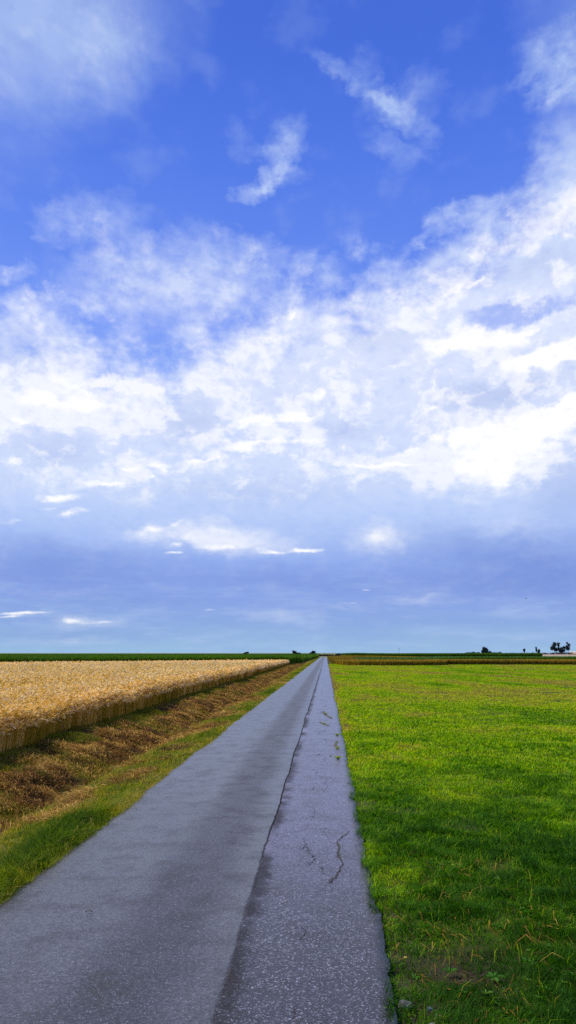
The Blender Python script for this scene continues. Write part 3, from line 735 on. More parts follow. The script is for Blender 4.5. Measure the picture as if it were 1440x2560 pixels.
def wheat_clip(x, y):
    return y < back_line(x)
wheat = Bag()
wheat.add(*body_mesh('w', lambda y: -(0.50 * y + 8), lambda y: np.minimum(wheat_edge(y) - 0.28, -6.4 + np.minimum(0, (y - 127)) * 0.86 + 20.0), 9.0, 90.0, 0.48, None, nu=60, nv=200, tint=0.55, rough=0.08))
wheat.add(*body_mesh('w', lambda y: -(0.50 * y + 8) + 0 * y, lambda y: wheat_edge(y) - 0.28, 90.0, 126.0, 0.48, None, nu=60, nv=40, tint=0.55, rough=0.08))
def wheat_stalks(n, y0, y1, xlo, xhi, k, ref, hmul=1.0, w0=0.0055, tl=0.30, tr=0.18):
    x, y = scatter(n, y0, y1, xlo, xhi, k, ref)
    m_ = wheat_clip(x, y); x, y = x[m_], y[m_]; n = len(x)
    zb = ground_z(x, y)
    h = 0.66 * hmul * (1 + 0.20 * (fbm(x, y, 0.45, 110, 3) - 0.5) * 2) * rng.normal(1, 0.075, n)
    w = w0 * np.maximum(1, y / ref) ** 0.8 * rng.uniform(0.6, 1.5, n)
    ang = rng.normal(-0.6, 1.3, n)
    lean = rng.uniform(0, 0.22, n); bend = np.zeros(n)
    ti = np.clip(tl + tr * rng.normal(0, 1, n) + 0.45 * (vn(y, 0 * y, 3.2, 112) - 0.5) + 0.5 * (fbm(x, y, 0.5, 111, 3) - 0.5), 0, 1)[:, None]
    arr = blade_arrays(np.stack([x, y, zb], 1), h, w, ang, lean, bend, ti)
    # the ear: a plump drooping diamond at the stalk's tip
    fwd = np.stack([np.cos(ang), np.sin(ang), 0 * ang], 1)
    tip = np.stack([x, y, zb + h * 0.97 + rng.normal(0, 0.02, n)], 1) + fwd * (h * lean)[:, None]
    el_ = rng.uniform(0.075, 0.135, n) * np.maximum(1, y / (ref * 1.6)) ** 0.45
    ew = rng.uniform(0.014, 0.028, n) * np.maximum(1, y / ref) ** 0.75
    nod = rng.uniform(-0.9, 0.8, n)
    d = fwd * np.cos(nod)[:, None] + np.array([0, 0, 1.0]) * np.sin(nod)[:, None]
    fa = rng.uniform(0, 6.283, n)
    s_ = np.cross(d, np.stack([np.cos(fa), np.sin(fa), 0.4 + 0 * fa], 1)); s_ /= np.linalg.norm(s_, axis=1)[:, None] + 1e-9
    V = np.empty((n, 4, 3))
    V[:, 0] = tip - d * (el_ * 0.15)[:, None]; V[:, 1] = tip + d * (el_ * 0.4)[:, None] - s_ * (ew / 2)[:, None]
    V[:, 2] = tip + d * el_[:, None]; V[:, 3] = tip + d * (el_ * 0.4)[:, None] + s_ * (ew / 2)[:, None]
    te = np.clip(0.82 + 0.24 * rng.normal(0, 1, n) + 0.35 * (fbm(x, y * 0.6, 0.35, 113, 3) - 0.5) + 0.20 * np.clip((y - 25) / 60, 0, 1), 0, 1)[:, None]
    F = ((np.arange(n) * 4)[:, None] + np.arange(4)).ravel()
    return arr, (V.reshape(-1, 3), F, np.full(n, 4), np.repeat(te, 4, axis=0))
for args in [
        dict(n=52000, y0=12, y1=126, xlo=lambda y: wheat_edge(y) - 0.55, xhi=lambda y: wheat_edge(y), k=1.15, ref=14, hmul=0.98, tl=0.50),
        dict(n=9000, y0=12, y1=126, xlo=lambda y: wheat_edge(y) - 0.1, xhi=lambda y: wheat_edge(y) + 0.10, k=1.15, ref=14, hmul=0.72, tl=0.48),
        dict(n=150000, y0=12, y1=126, xlo=lambda y: -(0.45 * y + 4), xhi=lambda y: wheat_edge(y) - 0.3, k=1.75, ref=15, hmul=1.0, tl=0.50, w0=0.005)]:
    a1, a2 = wheat_stalks(**args)
    wheat.add(*a1); wheat.add(*a2)
tag(wheat.build('wheat', m_wheat), 'ripe golden wheat standing in the field left of the ditch', 'wheat field', kind='stuff')

# ------------------------------------------------------------------ far crops
m_corn = mat_blade('maize_leaf', [(0.0, (0.022, 0.055, 0.004)), (0.5, (0.065, 0.155, 0.008)), (0.85, (0.120, 0.250, 0.012)), (1.0, (0.24, 0.28, 0.03))], transl=0.3, tcol=(1.2, 1.3, 0.5))
m_gold = mat_blade('ripening_crop', [(0.0, (0.080, 0.070, 0.008)), (0.4, (0.26, 0.18, 0.018)), (0.75, (0.46, 0.31, 0.030)), (1.0, (0.60, 0.45, 0.09))], transl=0.3, tcol=(1.15, 1.05, 0.5))

def crop_blades(n, x, y, h, w, tmean, tsd=0.10, lean=0.35, top=0.0):
    hh = (h(x, y) if callable(h) else h + 0 * x)
    n = len(x)
    P = np.stack([x, y, ground_z(x, y)], 1)
    P[:, 2] += hh * top
    ti = np.clip(tmean + rng.normal(0, tsd, n) + 0.5 * (fbm(x, y, 0.12, 120, 3) - 0.5), 0, 1)[:, None]
    return blade_arrays(P, hh * (1 - top) * rng.uniform(0.8, 1.15, n), w * rng.uniform(0.6, 1.4, n), rng.uniform(0, 6.283, n), rng.uniform(0, lean, n), rng.uniform(0, 0.4, n), ti)

# green crop behind the wheat, running along the road to the vanishing point
CH = 1.40
def corn_hi(y):
    a = -6.0 + (y - 127) * 0.8595
    b = np.interp(y, [127, 132, 150, 200, 312, 420], [-6.2, -6.1, -4.7, -3.9, -3.0, -3.0])
    return np.where(y < 127, a, b)
corn = Bag()
corn.add(*body_mesh('c', lambda y: -(0.55 * y + 25), lambda y: corn_hi(y) - 0.8, 62.0, 400.0, CH * 0.72, None, nu=60, nv=120, tint=0.15, rough=0.2))
y = rng.uniform(62, 330, 26000) ; y = np.where(rng.random(len(y)) < 0.55, rng.uniform(62, 150, len(y)), y)
x = corn_hi(y) - rng.exponential(0.9, len(y))
corn.add(*crop_blades(0, x, y, CH, 0.085, 0.50))
y = rng.uniform(62, 127.5, 22000); x = corn_hi(y) - rng.uniform(0, 1.6, len(y))
corn.add(*crop_blades(0, x, y, CH, 0.075, 0.50))
x, y = scatter(60000, 62, 390, lambda y: -(0.47 * y + 8), lambda y: corn_hi(y) - 0.5, 1.3, 80)
corn.add(*crop_blades(0, x, y, lambda x, y: CH * (1.0 + 0.12 * (vn(x, y, 0.15, 130) - 0.4)), 0.10, 0.48, top=0.55))
tag(corn.build('green_crop', m_corn), 'tall dark green maize crop behind the wheat on the left', 'crop field', kind='stuff')

def strip(name, label, mat, xs_, front, depth, h, n, tm, wid=0.07, bodyt=0.2, mode='x'):
    """a crop strip across the view: front edge y = front(x)"""
    b_ = Bag()
    x0, x1 = xs_
    b_.add(*body_mesh('s', lambda v: front(v) + 0.35, lambda v: front(v) + depth, x0 + 0.01, x1, (lambda X, Y: h(X, Y) * 0.80), None, along_y=False, nu=14, nv=160, tint=bodyt, rough=0.12, geom=False))
    nf = int(n * 0.6)
    x = x0 + (x1 - x0) * rng.random(nf); y = front(x) + rng.exponential(0.7, nf)
    b_.add(*crop_blades(0, x, y, h, wid, tm))
    nt = n - nf
    x = x0 + (x1 - x0) * rng.random(nt); y = front(x) + depth * rng.random(nt) ** 1.3
    b_.add(*crop_blades(0, x, y, h, wid * 1.2, tm + 0.06, top=0.6))
    x = x0 + rng.exponential(0.5, nt // 6); y = front(x) + depth * rng.random(len(x))
    b_.add(*crop_blades(0, x, y, h, wid, tm))
    return tag(b_.build(name, mat), label, 'crop field', kind='stuff')

fA = lambda x: np.interp(x, [0.9, 1.3, 2.4, 4.5, 8, 16.3, 17.6, 22, 36, 120], [128, 122, 112, 109.3, 107.8, 111.4, 117.5, 117.5, 116.3, 116]) + 0.5 * (vn(x, 0 * x, 0.5, 140) - 0.5)
strip('golden_crop', 'ochre ripening crop directly behind the bright green meadow', m_gold, (1.0, 110), fA, 20, lambda x, y: 0.72 + 0.10 * (vn(x, y, 0.2, 141) - 0.5) + 0.0 * x, 60000, 0.50, wid=0.07, bodyt=0.35)
fB = lambda x: 146 + 0 * x
strip('green_crop', 'dark green leafy crop in a band behind the nearest golden strip', m_corn, (3.5, 150), fB, 50, lambda x, y: np.interp(x, [4, 18, 27, 200], [0.74, 0.76, 1.02, 1.02]) + 0.06 * (vn(x, y, 0.2, 142) - 0.5), 34000, 0.42)
fC = lambda x: 212 + 0 * x
strip('golden_crop', 'thin farther ochre strip between two green crops at right', m_gold, (4.3, 50), fC, 26, lambda x, y: np.interp(x, [4, 14, 26, 50], [0.95, 0.90, 0.66, 0.60]), 22000, 0.55, wid=0.10, bodyt=0.4)
fD = lambda x: 246 + 0 * x + np.clip(6 - x, 0, 3) * 4
strip('maize_crop', 'farthest tall green maize block on the horizon right of the road', m_corn, (4.8, 66), fD, 110, lambda x, y: np.interp(x, [5, 9, 14, 20, 66], [1.35, 1.72, 1.58, 1.50, 1.66]) + 0.16 * (vn(x, y, 0.25, 143) - 0.5), 26000, 0.45, wid=0.12)
# rank golden grass along the road's right side beyond the meadow
b_ = Bag()
y = rng.uniform(124, 235, 16000); x = np.interp(y, [124, 150, 235], [1.0, 0.85, 0.6]) + rng.random(len(y)) ** 1.5 * 4.0
b_.add(*crop_blades(0, x, y, lambda x, y: 0.70 + 0.3 * vn(x, y, 0.2, 145), 0.06, 0.36))
tag(b_.build('roadside_grass', m_gold), 'rank yellow-brown grass along the right roadside before the vanishing point', 'grass', kind='stuff')

# harvested fields far out on the right: real strips of stubble and bare earth
def field(name, x0f, x1, y0, y1, z, c1, c2):
    mf, t, b = new_mat(name)
    n_ = t.noise(t.v('MULTIPLY', objco(t), (0.03, 0.12, 1)), 1.0, 5, 0.6, dim='3D')
    t.put(b.inputs['Base Color'], t.mix(t.ss(n_, 0.35, 0.65), c1, c2)); b.inputs['Roughness'].default_value = 0.9
    b.inputs['Specular IOR Level'].default_value = 0.15
    V = [(x0f * y0, y0, z), (x1, y0, z), (x1, y1, z), (x0f * y1, y1, z)]
    return tag(link_mesh(name, V, [0, 1, 2, 3], [4], mf), kind='structure')
field('stubble_field', 0.20, 900, 400, 520, 0.02, (0.42, 0.38, 0.26), (0.50, 0.46, 0.33))
field('ploughed_field', 0.20, 1100, 524, 780, 0.02, (0.20, 0.10, 0.05), (0.28, 0.19, 0.07))
field('harvested_field', 0.20, 1600, 784, 2400, 0.02, (0.44, 0.35, 0.31), (0.54, 0.45, 0.41))

# ------------------------------------------------------------------ trees, shrubs, hedges
m_leaf, t, b = new_mat('tree_leaf')
at = t.new('ShaderNodeVertexColor', layer_name='tint'); r_, g_, b_2 = t.sep(at.outputs['Color'])
t.put(b.inputs['Base Color'], t.ramp(r_, [(0.0, (0.014, 0.022, 0.028)), (0.6, (0.026, 0.042, 0.042)), (1.0, (0.045, 0.070, 0.055))]))  # bluish tones put the haze of distance into the leaf colour
b.inputs['Roughness'].default_value = 0.7; b.inputs['Specular IOR Level'].default_value = 0.15
m_bark, t, b = new_mat('bark')
t.put(b.inputs['Base Color'], t.mix(t.noise(objco(t), 6.0, 4, 0.6, dim='3D'), (0.035, 0.028, 0.022), (0.085, 0.07, 0.055))); b.inputs['Roughness'].default_value = 0.9

def leaves(clumps, n, size, tm=0.4):
    """leaf quads spread through a set of uneven clumps: (x, y, z, rx, ry, rz)"""
    cl = np.array(clumps, float)
    vol = cl[:, 3] * cl[:, 4] * cl[:, 5]; pr = vol ** 0.8 / (vol ** 0.8).sum()
    k = rng.choice(len(cl), n, p=pr)
    d = rng.normal(size=(n, 3)); d /= np.linalg.norm(d, axis=1)[:, None]
    r = rng.random(n) ** 0.45 * rng.uniform(0.75, 1.12, n)
    P = cl[k, :3] + d * r[:, None] * cl[k, 3:]
    tone = rng.uniform(-0.2, 0.2, len(cl))
    a = rng.normal(size=(n, 3)); a /= np.linalg.norm(a, axis=1)[:, None]
    b_ = np.cross(a, rng.normal(size=(n, 3))); b_ /= np.linalg.norm(b_, axis=1)[:, None]
    s = size * rng.uniform(0.6, 1.4, n)[:, None]
    V = np.stack([P - a * s, P - b_ * s * 0.55, P + a * s, P + b_ * s * 0.55], 1)
    ti = np.clip(tm + tone[k] + rng.normal(0, 0.15, n), 0, 1)[:, None]
    return V.reshape(-1, 3), ((np.arange(n) * 4)[:, None] + np.arange(4)).ravel(), np.full(n, 4), np.repeat(ti, 4, axis=0)

def tube(pts, rad, ns=7):
    V = []; F = []
    pts = [Vector(p) for p in pts]
    for i, p in enumerate(pts):
        d = (pts[min(i + 1, len(pts) - 1)] - pts[max(i - 1, 0)]).normalized()
        u = d.orthogonal().normalized(); w_ = d.cross(u)
        for k in range(ns):
            a = 6.2832 * k / ns
            V.append(tuple(p + (u * math.cos(a) + w_ * math.sin(a)) * rad[i]))
    for i in range(len(pts) - 1):
        for k in range(ns):
            F.append((i * ns + k, i * ns + (k + 1) % ns, (i + 1) * ns + (k + 1) % ns, (i + 1) * ns + k))
    return V, F

def spot(px, dist, py=None):
    """a place on the plain seen in the direction of photo column px, dist metres down the road"""
    d = ray(px, 1632)
    return d.x / d.y * dist

def tree(name, px, dist, top_py, crown, trunk_r, label, cat='tree', group=None, n=1400, leaf=0.16, trunk=True, tm=0.35, base=0.0):
    """crown: list of (dx px, z as share of height, rx px, rz share); sizes are turned into metres at this distance"""
    mpp = dist / F_PX
    h = EYE + (1632 - top_py) * mpp
    root = bpy.data.objects.new(name, None); COL.objects.link(root)
    root.location = (spot(px, dist), dist, base); root.empty_display_size = 0.5
    tag(root, label, cat, group)
    cl = []
    for (dxp, zs, rxp, rzs) in crown:
        for _ in range(4):
            cl.append((dxp * mpp + rng.normal(0, rxp * mpp * 0.3), rng.normal(0, rxp * mpp * 0.3), zs * h + rng.normal(0, rzs * h * 0.3), rxp * mpp * rng.uniform(0.6, 0.85), rxp * mpp * rng.uniform(0.6, 0.85), rzs * h * rng.uniform(0.6, 0.85)))
    V, F, L, Tn = leaves(cl, int(n * 2.4), leaf * 1.15, tm)
    V[:, 2] = np.clip(V[:, 2], 0.02, h * 1.02)
    link_mesh('crown', V, F, L, m_leaf, root, Tn)
    zc = crown[0][1] * h
    VV = []; FF = []
    def addt(pts, rad):
        v, f = tube(pts, rad); o = len(VV); VV.extend(v); FF.extend([tuple(i + o for i in q) for q in f])
    addt([(0, 0, -0.3), (0.02 * h, 0, zc * 0.4), (0, 0.01 * h, zc * 0.8), (0, 0, h * 0.85)], [trunk_r, trunk_r * 0.8, trunk_r * 0.55, trunk_r * 0.1])
    for c_ in cl[:9]:
        z0 = zc * rng.uniform(0.35, 0.7)
        addt([(0, 0, z0), (c_[0] * 0.5, c_[1] * 0.5, (z0 + c_[2]) * 0.5 + 0.05 * h), (c_[0], c_[1], c_[2])], [trunk_r * 0.4, trunk_r * 0.25, trunk_r * 0.06])
    link_mesh('trunk', VV, np.array(FF).ravel(), np.full(len(FF), 4), m_bark, root)
    return root

TD = 820.0
tg = 'row of trees on the horizon at right'
tree('tree', 1385.5, TD, 1605.5, [(-2, .62, 7, .22), (2, .75, 6, .2), (-4, .45, 6, .18), (4, .42, 6, .2), (1, .86, 4, .12)], 0.22, 'widest navy-dark tree, leftmost of the tall group on the right horizon', group=tg, n=3200, leaf=.20)
tree('tree', 1397, TD + 6, 1605.5, [(0, .72, 4, .24), (0, .45, 5, .2), (1, .88, 3, .1)], 0.2, 'tall narrow dark tree second from left in the tall group on the right horizon', group=tg, n=1500, leaf=.19)
tree('tree', 1403.5, TD - 4, 1615.5, [(0, .55, 5.5, .3), (3, .45, 4, .25), (-3, .35, 4, .25)], 0.16, 'low dense dark tree in the middle of the tall group on the right horizon', group=tg, n=2400, leaf=.20)
tree('tree', 1411.2, TD, 1614.5, [(0, .72, 4, .22), (1, .5, 3, .15)], 0.17, 'small tree with a visible bare trunk in the group on the right horizon', group=tg, n=1100, leaf=.17)
tree('tree', 1420, TD + 3, 1604, [(-1, .85, 3, .14), (2.5, .68, 4, .16), (-1, .45, 5, .2), (2, .42, 4.5, .18), (-2, .62, 3, .12)], 0.2, 'rightmost spiky tall tree of the group on the right horizon', group=tg, n=1900, leaf=.19)
tree('small_tree', 1311, TD, 1620.2, [(-1.2, .72, 2.4, .25), (1.4, .72, 2.2, .25), (0, .45, 2, .2)], 0.12, 'lone small heart-shaped tree on the right horizon', n=900, leaf=.17)
tree('small_tree', 1341, TD, 1617.5, [(0, .7, 2.8, .3), (.5, .45, 2.5, .2)], 0.13, 'taller left tree of the small pair on the right horizon', group='pair of small trees', n=1000, leaf=.17)
tree('small_tree', 1348.5, TD + 2, 1620.5, [(0, .55, 3.6, .3), (-1, .5, 2.5, .25)], 0.13, 'rounder lower right tree of the small pair on the right horizon', group='pair of small trees', n=1300, leaf=.17)
tree('round_tree', 1212, 520, 1616.2, [(0, .5, 7, .32), (0, .3, 8, .3), (-2, .72, 5, .22), (3, .6, 5, .25), (-4, .4, 5, .3), (4, .3, 5, .3)], 0.2, 'broad dome-shaped dark tree standing alone above the hedge at right', n=4200, leaf=.16, tm=.45)
tree('dark_tree', 739, 560, 1625.6, [(-3, .62, 5, .3), (3, .4, 6, .3), (9, .3, 6, .25), (-6, .8, 3.5, .15), (0, .3, 8, .3)], 0.16, 'larger dark bushy tree left of the road end on the horizon', n=3200, leaf=.16)
tree('dark_tree', 783, 560, 1627.0, [(0, .6, 4.2, .3), (3, .75, 3, .2), (-4, .4, 4, .3), (4, .4, 4, .3)], 0.14, 'smaller dark bushy tree right beside the road end on the horizon', n=2400, leaf=.15)
tree('distant_tree', 614, 700, 1627.8, [(2, .55, 4, .3), (-4, .35, 4.5, .3), (6, .6, 2.6, .25)], 0.16, 'faint round tree just showing above the green crop left of the road', n=1800, leaf=.20)

def hedge(px0, px1, dist, top_py, label, name='hedge', n=1600, rag=0.35, tm=0.35):
    mpp = dist / F_PX; h = EYE + (1632 - top_py) * mpp
    x0, x1 = spot(px0, dist), spot(px1, dist)
    root_x = (x0 + x1) / 2
    cl = []
    m_ = max(3, int((x1 - x0) / (h * 0.6)))
    for i in range(m_):
        f = (i + 0.5) / m_
        hh = h * (1 - rag * rng.random()) * (0.55 + 0.45 * math.sin(math.pi * f) ** 0.4)
        cl.append((x0 - root_x + (x1 - x0) * f, rng.normal(0, 0.5), hh * 0.5, (x1 - x0) / m_ * 0.85, h * 0.5, hh * 0.5))
    V, F, L, Tn = leaves(cl, int(n * 1.6), 0.19, tm)
    V[:, 2] = np.maximum(V[:, 2], 0.0)
    o = link_mesh(name, V, F, L, m_leaf, tint=Tn); o.location = (root_x, dist, 0)
    return tag(o, label, name.replace('_', ' '))
hedge(758, 800, 500, 1633.0, 'low dark hedge between the two bushy trees left of the road end', n=2200)
hedge(798, 834, 420, 1635.3, 'low dark hedge straight across the end of the road', n=2400, rag=.2)
hedge(716, 733, 540, 1633.0, 'short dark hedge left of the larger bushy tree by the road end', n=900)
hedge(1160, 1204, 540, 1628.6, 'long low hedge left of the dome-shaped tree', n=2600, rag=.25)
hedge(1216, 1234, 530, 1626.5, 'leafy bush touching the right side of the dome-shaped tree', name='bush', n=1300, rag=.3)
hedge(1233, 1254, 540, 1627.6, 'dark two-humped bush, second to the right of the dome-shaped tree', name='bush', n=1300, rag=.3)
hedge(1256, 1274, 560, 1629.6, 'low flat bush right of the two-humped bush', name='bush', n=900)
hedge(1274, 1297, 560, 1630.4, 'lowest dark hedge piece before the lone heart-shaped tree', n=900)
hedge(1143, 1158, 560, 1630.8, 'small low bush at the left end of the hedge row', name='bush', n=500)
hedge(1327, 1338, 780, 1630.0, 'small rounded bush left of the small pair of trees', name='bush', n=500)
hedge(1345, 1372, 790, 1630.2, 'very low dark bush line between the small pair and the tall group', name='bush', n=800)
hedge(1374, 1431, 800, 1629.4, 'low dark hedge running under the tall group of trees', n=2600, rag=.2)
hedge(838, 855, 236, 1633.5, 'dark green shrub beside the road where the crops begin at right', name='shrub', n=2600, tm=.5, rag=.15)

# ------------------------------------------------------------------ a low pale barn at the right edge
def box(x0, x1, y0, y1, z0, z1):
    V = [(x0, y0, z0), (x1, y0, z0), (x1, y1, z0), (x0, y1, z0), (x0, y0, z1), (x1, y0, z1), (x1, y1, z1), (x0, y1, z1)]
    F = [(0, 3, 2, 1), (4, 5, 6, 7), (0, 1, 5, 4), (1, 2, 6, 5), (2, 3, 7, 6), (3, 0, 4, 7)]
    return V, F
def poly_obj(name, VF, mat, parent=None):
    V, F = VF
    return link_mesh(name, V, [i for f in F for i in f], [len(f) for f in F], mat, parent)
def plain(name, col, rough=0.7, n=0.12):
    m_, t, b = new_mat(name)
    nn = t.noise(objco(t), 1.5, 5, 0.6, dim='3D')
    t.put(b.inputs['Base Color'], t.mix(nn, tuple(c * (1 - n) for c in col), tuple(min(1, c * (1 + n)) for c in col)))
    b.inputs['Roughness'].default_value = rough
    return m_
m_wall = plain('barn_wall_paint', (0.55, 0.44, 0.30)); m_roof = plain('barn_roof_sheet', (0.50, 0.46, 0.42)); m_door = plain('barn_door_paint', (0.35, 0.27, 0.18))
bx = spot(1431, 850)
barn = bpy.data.objects.new('barn', None); COL.objects.link(barn); barn.location = (bx, 850, 0)
tag(barn, 'low pale beige barn at the right edge of the horizon', 'barn')
poly_obj('wall', box(0, 26, 0, 12, -0.3, 2.3), m_wall, barn)
rv = [(-0.5, -0.5, 2.302), (26.5, -0.5, 2.302), (26.5, 12.5, 2.302), (-0.5, 12.5, 2.302), (-0.5, 6, 3.2), (26.5, 6, 3.2)]
poly_obj('roof', (rv, [(0, 3, 2, 1), (0, 1, 5, 4), (2, 3, 4, 5), (1, 2, 5), (3, 0, 4)]), m_roof, barn)
poly_obj('door', box(8, 12, -0.06, -0.005, -0.2, 2.1), m_door, barn)

# thin pole on the horizon
pole = bpy.data.objects.new('utility_pole', None); COL.objects.link(pole); pole.location = (spot(997.5, 700), 700, 0)
tag(pole, 'thin dark pole standing alone on the horizon above the right-hand crops', 'pole')
v, f = tube([(0, 0, -0.3), (0, 0, 3), (0.03, 0, 6.0)], [0.13, 0.11, 0.09]); poly_obj('pole', (v, f), m_bark, pole)
poly_obj('crossarm', box(-0.7, 0.7, -0.2, -0.09, 5.4, 5.52), m_bark, pole)

# ------------------------------------------------------------------ small things on and beside the road
def on_road(px, py, z=0.03):
    d = ray(px, py); k = (z - EYE) / d.z
    return d.x * k, d.y * k
m_dark = plain('crack_filling', (0.030, 0.026, 0.016), 0.95)
m_moss = plain('moss', (0.070, 0.066, 0.018), 0.95, 0.4)
def crack(pts, w, mat, name='crack'):
    P = [np.array(on_road(*p)) for p in pts]
    Q = []
    for a, b_ in zip(P[:-1], P[1:]):
        m_ = max(2, int(np.linalg.norm(b_ - a) / 0.035))
        for i in range(m_):
            Q.append(a + (b_ - a) * i / m_ + rng.normal(0, 0.008, 2))
    Q.append(P[-1]); Q = np.array(Q)
    V = []; F = []
    for i, q in enumerate(Q):
        d = Q[min(i + 1, len(Q) - 1)] - Q[max(i - 1, 0)]; d = d / (np.linalg.norm(d) + 1e-9)
        s_ = np.array([-d[1], d[0]]) * w * rng.uniform(0.25, 1.0) * (0.25 if i in (0, len(Q) - 1) else 1)
        z = rz(q[0], q[1]) + 0.004
        V += [(*(q - s_), z), (*(q + s_), z)]
        if i: F.append((2 * i - 2, 2 * i - 1, 2 * i + 1, 2 * i))
    return poly_obj(name, (V, F), mat, road)
def rz(x, y):
    L, R = road_edges(np.array([float(y)])); f = (x - L[0]) / (R[0] - L[0])
    return 0.018 * (1 - (2 * f - 1) ** 2) + 0.006 * (float(vn(np.array([float(x)]), np.array([float(y)]), 1.1, 21)[0]) - 0.5) + 0.006
crack([(873, 2070), (862, 2082), (852, 2088), (842, 2100), (848, 2112), (843, 2124), (850, 2140), (857, 2148), (852, 2160), (846, 2172), (836, 2188), (820, 2205)], 0.008, m_dark)
crack([(843, 2100), (849, 2112), (844, 2122), (852, 2138)], 0.006, m_moss)
crack([(852, 2158), (862, 2163)], 0.005, m_dark)
crack([(783, 2015), (788, 2024), (784, 2036)], 0.004, m_dark)
crack([(760, 2090), (764, 2106), (758, 2118)], 0.004, m_dark)
crack([(808, 1777), (812, 1786), (822, 1790), (830, 1795)], 0.045, m_moss)
crack([(799, 1803), (808, 1808), (822, 1813)], 0.045, m_moss)
crack([(843, 1850), (838, 1860), (846, 1868)], 0.030, m_moss)
crack([(829, 1884), (824, 1890)], 0.012, m_dark)

def tuft(px, py, r, n, h, label):
    x, y = on_road(px, py)
    P = np.stack([rng.uniform(-.006, .006, n), rng.uniform(-.006, .006, n), np.zeros(n)], 1)
    arr = blade_arrays(P, rng.uniform(0.5, 1.2, n) * h, rng.uniform(0.012, 0.018, n), rng.uniform(0, 6.28, n), rng.uniform(0.3, 1.5, n), rng.uniform(0.1, 0.9, n), np.clip(rng.normal(0.72, 0.18, (n, 1)), 0, 1))
    o = link_mesh('weed_tuft', arr[0], arr[1], arr[2], m_grass, tint=arr[3]); o.location = (x, y, rz(x, y) - 0.004)
    tag(o, label, 'weed', 'weed tufts growing through the asphalt')
tuft(815, 1784, 0.07, 60, 0.05, 'farthest weed tuft in the transverse crack near the right side of the road')
tuft(811, 1808, 0.07, 50, 0.04, 'flat weed tuft in the second transverse crack, closer than the farthest one')
tuft(843, 1836, 0.05, 50, 0.06, 'upright weed tuft at the right asphalt edge, farthest of the three edge tufts')
tuft(844, 1869, 0.04, 40, 0.05, 'middle one of the three weed tufts at the right asphalt edge')
tuft(845, 1894, 0.05, 60, 0.06, 'nearest and fullest of the three weed tufts at the right asphalt edge')

m_straw = plain('dry_straw', (0.50, 0.44, 0.30), 0.6); m_twig = plain('twig_bark', (0.10, 0.07, 0.04))
def lying(name, p0, p1, rad, mat, label, cat):
    a = on_road(*p0); b_ = on_road(*p1)
    za = rz(*a) + rad
    v, f = tube([(0, 0, 0), ((b_[0] - a[0]) * .5, (b_[1] - a[1]) * .5 + 0.01, 0.004), (b_[0] - a[0], b_[1] - a[1], 0)], [rad, rad, rad * .5], 6)
    o = poly_obj(name, (v, f), mat); o.location = (a[0], a[1], za); tag(o, label, cat)
lying('straw', (703, 2254), (733, 2245), 0.0022, m_straw, 'pale broken straw lying on the right strip of the road', 'straw')
m_dleaf = plain('withered_leaf', (0.035, 0.050, 0.038))
def leaf_on_road(px, py, s, label):
    x, y = on_road(px, py)
    V = []; F = []
    for i in range(7):
        u = i / 6; w_ = math.sin(math.pi * min(1, u * 1.05)) * 0.32 * s
        zc = 0.012 * math.sin(3 * u) * s / 0.05
        V += [(u * s, -w_, zc + 0.005), (u * s, 0, zc), (u * s, w_, zc + 0.007)]
        if i: a = 3 * i; F += [(a - 3, a - 2, a + 1, a), (a - 2, a - 1, a + 2, a + 1)]
    o = poly_obj('leaf', (V, F), m_dleaf); o.location = (x, y, rz(x, y) + 0.004); tag(o, label, 'leaf')
leaf_on_road(214, 2278, 0.045, 'small dark withered leaf lying on the left half of the road')

m_stone = plain('field_stone', (0.075, 0.07, 0.07), 0.8, 0.35); m_stone2 = plain('pale_stone', (0.20, 0.215, 0.24), 0.8, 0.3)
def stone_at(px, py, rx, ry, rz_, mat, label):
    d = ray(px, py); k = -EYE / d.z; x, y = d.x * k, d.y * k
    bm = bmesh.new(); bmesh.ops.create_icosphere(bm, subdivisions=3, radius=1)
    o0 = rng.uniform(0, 50)
    for v in bm.verts:
        nn = mnoise.noise(v.co * 1.3 + Vector((o0, 0, 0))) * 0.35 + mnoise.noise(v.co * 3 + Vector((0, o0, 0))) * 0.12
        v.co = v.co * (1 + nn); v.co.x *= rx; v.co.y *= ry; v.co.z *= rz_
    me = bpy.data.meshes.new('stone'); bm.to_mesh(me); bm.free(); me.materials.append(mat)
    o = bpy.data.objects.new('stone', me); COL.objects.link(o)
    o.location = (x, y, float(ground_z(np.array([x]), np.array([y]))[0]) + rz_ * 0.45)
    tag(o, label, 'stone', 'stones in the bare soil by the road edge')
stone_at(1012, 2506, 0.036, 0.028, 0.022, m_stone, 'largest dark rounded stone, right against the road edge')
stone_at(1074, 2509, 0.017, 0.012, 0.009, m_stone2, 'small pale bluish stone, farther of the two pale ones in the bare soil')
stone_at(1095, 2524, 0.014, 0.012, 0.009, m_stone2, 'small pale bluish stone, second nearest to the viewer in the bare soil')
stone_at(1082, 2549, 0.022, 0.012, 0.010, m_stone2, 'flat pale stone nearest to the viewer at the bottom of the bare soil')
m_pebble = plain('pebble', (0.10, 0.085, 0.07), 0.85, 0.3)
pb = Bag()
for k in range(260):
    x = rng.normal(0.62, 0.22); y = rng.normal(4.5, 0.6)
    if x < 0.37: continue
    z = float(ground_z(np.array([x]), np.array([y]))[0]); s = rng.uniform(0.002, 0.006)
    c0 = np.array([x, y, z + s * .3])
    V = c0 + np.array([(s, 0, 0), (0, s, 0), (-s, 0, 0), (0, -s * .9, 0), (0, 0, s * .8), (0, 0, -s)]) * rng.uniform(0.7, 1.4, (6, 1))
    F = [(0, 1, 4), (1, 2, 4), (2, 3, 4), (3, 0, 4), (1, 0, 5), (2, 1, 5), (3, 2, 5), (0, 3, 5)]
    pb.add(V, np.array(F).ravel(), np.full(8, 3), np.ones((6, 1)))
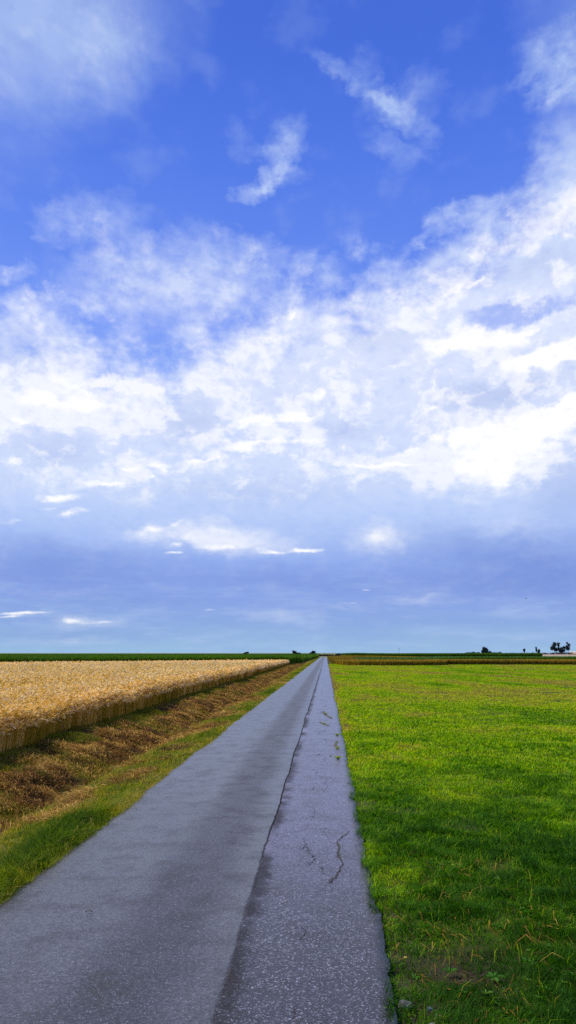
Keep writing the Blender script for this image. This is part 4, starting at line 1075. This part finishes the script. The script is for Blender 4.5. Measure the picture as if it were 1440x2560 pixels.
tag(pb.build('gravel', m_pebble), 'fine grey-brown gravel scattered in the bare soil beside the road', 'gravel', kind='stuff')

# yellow flower in the near meadow
m_petal = plain('yellow_petal', (0.65, 0.42, 0.03)); 
d = ray(1014, 2406); k = -EYE / d.z; fx, fy = d.x * k, d.y * k
fl = bpy.data.objects.new('flower', None); COL.objects.link(fl); fl.location = (fx, fy, float(ground_z(np.array([fx]), np.array([fy]))[0]))
tag(fl, 'tiny yellow flower beside the road edge above the bare soil', 'flower')
v, f = tube([(0, 0, 0), (0.003, 0, 0.03), (0, 0.004, 0.055)], [0.0012, 0.001, 0.001], 5); poly_obj('stem', (v, f), m_weed, fl)
V = [(0, 0.004, 0.055)]; F = []
for i in range(10):
    a = 0.628 * i; V += [(0.009 * math.cos(a - .25), 0.004 + 0.009 * math.sin(a - .25), 0.061), (0.010 * math.cos(a + .2), 0.004 + 0.010 * math.sin(a + .2), 0.060)]
    F.append((0, 1 + 2 * i, 2 + 2 * i))
poly_obj('petals', (V, F), m_petal, fl)

# a bird far off in the air
bd = 130.0; dd = ray(1315, 1497)
bird_m = plain('bird_feathers', (0.03, 0.03, 0.035))
V, F = tube([(-0.22, 0, 0), (-0.12, 0, 0.01), (0.0, 0, 0.02), (0.13, 0, 0.02), (0.19, 0, 0.03), (0.25, 0, 0.02)], [0.012, 0.035, 0.06, 0.045, 0.028, 0.004], 8)
for s_ in (-1, 1):
    o = len(V); V += [(0.08, s_ * 0.04, 0.03), (-0.06, s_ * 0.04, 0.03), (-0.05, s_ * 0.28, 0.12), (0.07, s_ * 0.28, 0.13), (-0.10, s_ * 0.52, 0.06), (0.0, s_ * 0.52, 0.07)]
    F += [(o, o + 1, o + 2, o + 3), (o + 3, o + 2, o + 4, o + 5)]
bird = poly_obj('bird', (V, F), bird_m); bird.location = Vector((0, 0, EYE)) + dd * (bd / dd.y); bird.rotation_euler = (0, 0, 0.9)
tag(bird, 'tiny dark bird flying in the blue-grey sky above the right horizon', 'bird')
